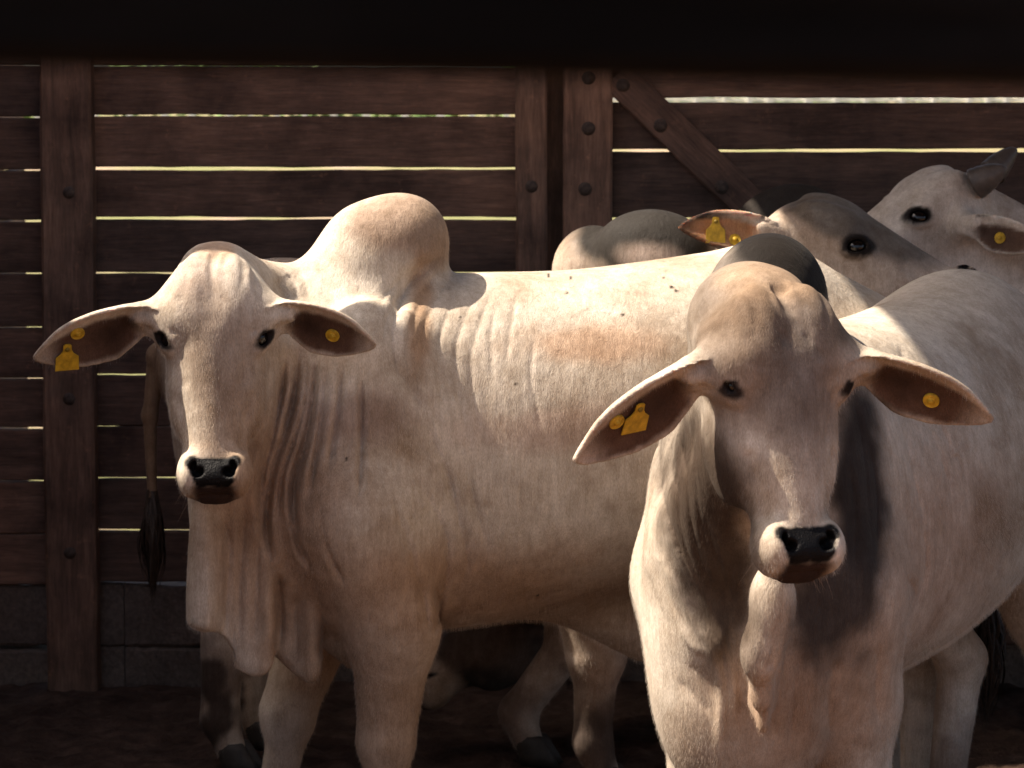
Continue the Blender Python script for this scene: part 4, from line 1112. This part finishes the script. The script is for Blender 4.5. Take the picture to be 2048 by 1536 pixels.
def build_right():
    A = Zebu(0.545, 6.25, 243, .95); S = A.S; S.fur = 190000
    A.torso(.96); A.legs(sw=.148); A.tail((-1.50, .26, .66))
    S.u(Ell(A.W(.22, 0, .76), (.17, .19, .30), (A.f, A.l, A.z)), .08)
    A.hump(0.0, 1.475, (0.17, 0.122, 0.150), lean=-.045)
    A.head(at(1562, 538, 5.58), (0.10, -.30, -.95), (0.345, -.90, .29), .97, 1.14)
    A.neck(up=((0.12, 1.30, 0.15),), lo=((0.26, 1.00, 0.185),))
    A.ear(-1, (.152, -.115, -.050), (-.80, -.14, -.515), (-.5, .20, -.76), (0, -1, -.1), .30, 1.26, .057, tags=[('button', .66, -.04), (('flag',), .50, -.04)])
    A.ear(1, (.152, .115, -.055), (.90, -.10, -.325), (.38, .40, -.80), (0, -1, -.3), .285, 1.15, .055, tags=[('button', .58, .06)])
    for (x, y, Y), r in (((1545,1215,5.67), (.042,.040,.085)), ((1520,1305,5.69), (.037,.040,.055)), ((1524,1375,5.73), (.024,.032,.045)), ((1528,1430,5.78), (.014,.03,.035))):
        S.u(Ell(at(x, y, Y), r), .035)
    S.u(Cone(at(1545,1180,5.72), at(1530,1400,5.84), .03, .03), .05)
    S.disp(Groove3([at(1522,1150,5.62), at(1530,1230,5.62), at(1540,1275,5.63)], .008, .008)); S.disp(Groove3([at(1575,1200,5.62), at(1555,1270,5.64), at(1540,1330,5.66)], .008, .006))
    grooves(S, 5.85, [[(1334,861),(1334,998),(1357,1089),(1397,1192)],[(1353,883),(1357,1020),(1385,1134),(1431,1226)],[(1385,792),(1385,929),(1399,1043),(1431,1146)],[(1406,792),(1414,906),(1442,998),(1476,1089)],[(1372,826),(1372,963),(1391,1089),(1442,1203)],[(1454,1089),(1463,1180),(1476,1271)],[(1431,1146),(1454,1237),(1471,1340)],[(1399,998),(1425,1089),(1459,1192)]], .007, .0065, 6.3)
    grooves(S, 5.85, [[(1328,1134),(1385,1237),(1431,1317),(1448,1420),(1442,1534)],[(1345,1089),(1408,1192),(1442,1271),(1467,1363),(1471,1477)]], .0095, -.016, 6.3)
    grooves(S, 5.85, [[(1425,826),(1442,929),(1494,1043)]], .009, -.012, 6.3)
    grooves(S, 5.85, [[(1425,1237),(1447,1317),(1458,1420),(1454,1534)],[(1374,1340),(1408,1363),(1442,1403)],[(1357,1376),(1391,1406),(1433,1445)],[(1300,1157),(1322,1226),(1357,1294)],[(1314,1134),(1345,1214),(1385,1283)]], .009, .0028, 6.3)
    grooves(S, 5.90, [[(1722,792),(1745,929),(1756,1089)],[(1750,883),(1773,1020),(1767,1192)],[(1705,929),(1722,1043),(1716,1180)],[(1830,1180),(1899,1249),(1967,1237)],[(1887,1089),(1899,1180),(1876,1271)]], .008, .006, 6.5)
    grooves(S, 5.80, [[(1619,1306),(1602,1397),(1591,1534)],[(1693,1340),(1676,1431),(1687,1534)],[(1784,1317),(1784,1420),(1796,1534)],[(1579,1328),(1556,1431),(1547,1534)]], .014, .009, 6.2)
    grooves(S, 6.0, [[(1850,700),(1870,800),(1930,960),(1960,1060)], [(1900,760),(1930,880),(1985,1000)], [(1835,860),(1850,960),(1880,1080)], [(1960,780),(1985,900),(2020,1010)]], .010, .006, 6.9)
    S.u(Ell(at(1530, 690, 6.22), (.105, .18, .15)), .06)
    def fh(L):
        out = []
        for x, y in L:
            a, b = (y - 538) / 1060, (x - 1556 - (y - 538) * .08) / 1090
            out.append(A.H(a, b, np.interp(a, [0, .02, .05, .08, .12, .2], [-.06, -.03, -.004, .010, .018, .018]) - 3.0 * b * b))
        return out
    for L in ([(1497,585),(1506,618),(1525,646),(1550,685)], [(1555,588),(1560,613),(1577,632),(1588,660),(1623,715)], [(1525,600),(1540,640),(1552,665)], [(1470,630),(1490,680),(1500,730)]):
        S.disp(Groove3(fh(L), .010, .0048))
    S.disp(Groove3(fh([(1492,574),(1534,584),(1558,577),(1593,582),(1637,577)]), .010, .004))
    for L in ([(1510,590),(1520,625),(1540,660)], [(1575,590),(1590,625),(1612,675)], [(1618,600),(1622,650)]):
        S.disp(Groove3(fh(L), .010, -.005))
    P = S.paint
    P(blob(1620, 1420, 5.9, 230, 190, .6, .4, 9), (.44, .32, .235)); P(blob(1900, 1120, 6.2, 170, 190, .7, .5, 7), (.50, .39, .31))  # first blob browns the lower chest: dust plus shade put into the colour
    P(blob(1440, 600, 6.2, 80, 110, .5, .3), (.085, .073, .065))
    P(blob(1565, 520, 6.25, 120, 120, .25, .2), (.0105, .0075, .006))
    P(blob(1420, 600, 6.25, 70, 130, .5, .3, rot=20), (.20, .175, .155))
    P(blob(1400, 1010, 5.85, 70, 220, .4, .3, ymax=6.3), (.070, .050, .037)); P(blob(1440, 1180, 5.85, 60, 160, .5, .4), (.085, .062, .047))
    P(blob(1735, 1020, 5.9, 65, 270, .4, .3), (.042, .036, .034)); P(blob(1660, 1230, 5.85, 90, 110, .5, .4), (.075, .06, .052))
    P(blob(1560, 700, 5.5, 150, 200, .5, .3, ymax=5.85), (.27, .215, .17)); P(blob(1590, 760, 5.5, 70, 150, .5, .4, ymax=5.8), (.19, .158, .135))
    P(blob(1555, 560, 5.6, 100, 40, .5, .3, ymax=5.9), (.33, .245, .175))
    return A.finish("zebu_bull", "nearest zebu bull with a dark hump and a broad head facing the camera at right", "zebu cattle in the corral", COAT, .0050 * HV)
def build_grey():
    A = Zebu(0.36, 8.2, -16, .92); A.S.fur = 140000
    A.torso(); A.legs(fl=(-.14, -.30), fr=(.02, .02), hl=(.09, .03), hr=(.13, .07), fx=-.16, thick=1.25); A.tail((-1.525, 0, .78), .26, .036)
    A.hump(0.01, 1.50, (0.185, 0.12, 0.15), -.1); A.hump(-.18, 1.47, (.12, .11, .13), 0, .02, .06)
    A.head(at(1588, 384, 8.12), (.92, -.10, -.385), (.36, -.26, .88), .98, 1.0, 1.5)
    A.neck()
    A.ear(-1, (.02, -.105, -.085), (-.95, -.1, .10), (.0, -.2, -.98), (0, -1, .1), .25, 1.0, tags=[('button', .40, .12), (('flag',), .62, -.05)], thk=1.3, glow=1.0, inner=(.50, .27, .15))
    P = A.S.paint
    P(blob(306, 820, 8.66, 40, 330, .4, .2), (.27, .18, .12))
    for (x, y) in ((440, 1330), (430, 1440), (455, 1390)): P(blob(x, y, 8.55, 26, 50, .4, .6, 18), (.07, .05, .042))
    P(blob(1190, 1500, 8.0, 60, 70, .4, .4, 14), (.08, .06, .05))
    P(blob(1300, 460, 8.2, 165, 95, .25, .2), (.03, .027, .025)); P(blob(1300, 512, 8.1, 55, 28, .5, .4), (.36, .29, .25))
    def fore(P_, N):
        q = (P_ - A.hp) / A.hs; a, b, c = q @ A.hu, q @ A.hv, q @ A.hw_
        return sstep(-.055, -.025, c + .012 * fbm(P_, 20, 3)) * (1 - sstep(.36, .46, a)) * (a > -.08)
    P(fore, (.17, .152, .138))
    return A.finish("zebu_bull", "grey faced zebu bull with a dark hump, looking right over the left bull's rump", "zebu cattle in the corral", (.54, .46, .395), .0082 * HV)
def build_low():
    A = Zebu(0.80, 9.12, 180, .97)
    A.torso(); A.legs(); A.tail()
    A.hump(0, 1.44, (.19, .12, .16))
    A.head(at(1075, 1080, 8.75), (-.68, -.25, -.68), (-.62, -.45, .62), 1.0)
    A.neck(up=((.14, 1.25, .15), (.45, .95, .13)), lo=((.28, .95, .17),))
    A.S.paint(A.muz, (.60, .50, .42)); A.S.paint(A.muz, (.60, .50, .42))  # muzzle lightened to stand for a patch of sun on it
    A.ear(1, (.13, .128, -.075), (.6, -.7, -.30), (.2, -.1, -.93), (-.5, -.7, .0), .24)
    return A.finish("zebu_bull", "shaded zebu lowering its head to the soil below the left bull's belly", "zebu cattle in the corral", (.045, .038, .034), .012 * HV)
def build_horned():
    A = Zebu(1.66, 8.5, 176, .96); A.S.fur = 120000
    A.torso(); A.legs(); A.tail()
    A.hump(0, 1.44, (.19, .12, .16))
    A.head(at(1926, 322, 8.5), (-.86, -.16, -.47), (-.42, -.22, .86), 1.0, 1.0, 1.25)
    A.neck(up=((.10, 1.30, .16),), lo=((.26, 1.02, .19),))
    A.ear(1, (.13, .13, -.10), (.80, -.55, -.15), (.1, -.2, -.95), (-.35, -.9, .0), .24, tags=[('button', .45, .05)], thk=1.5)
    A.kids.append(('horn', A.H(.020, .085, -.045), (.75, -.35, .45), (.85, -.2, .45), .095, .042))
    A.kids.append(('horn', A.H(-.085, -.085, -.10), (.55, .25, .62), (.75, .1, .6), .10, .038))
    return A.finish("zebu_bull", "pale horned zebu with short grey horns raising its head at the far right", "zebu cattle in the corral", (.64, .575, .51), .0082 * HV)
_only = os.environ.get('ONLY')
for fn in (build_left, build_right, build_grey, build_low, build_horned):
    if not _only or fn.__name__[6:] in _only: fn()
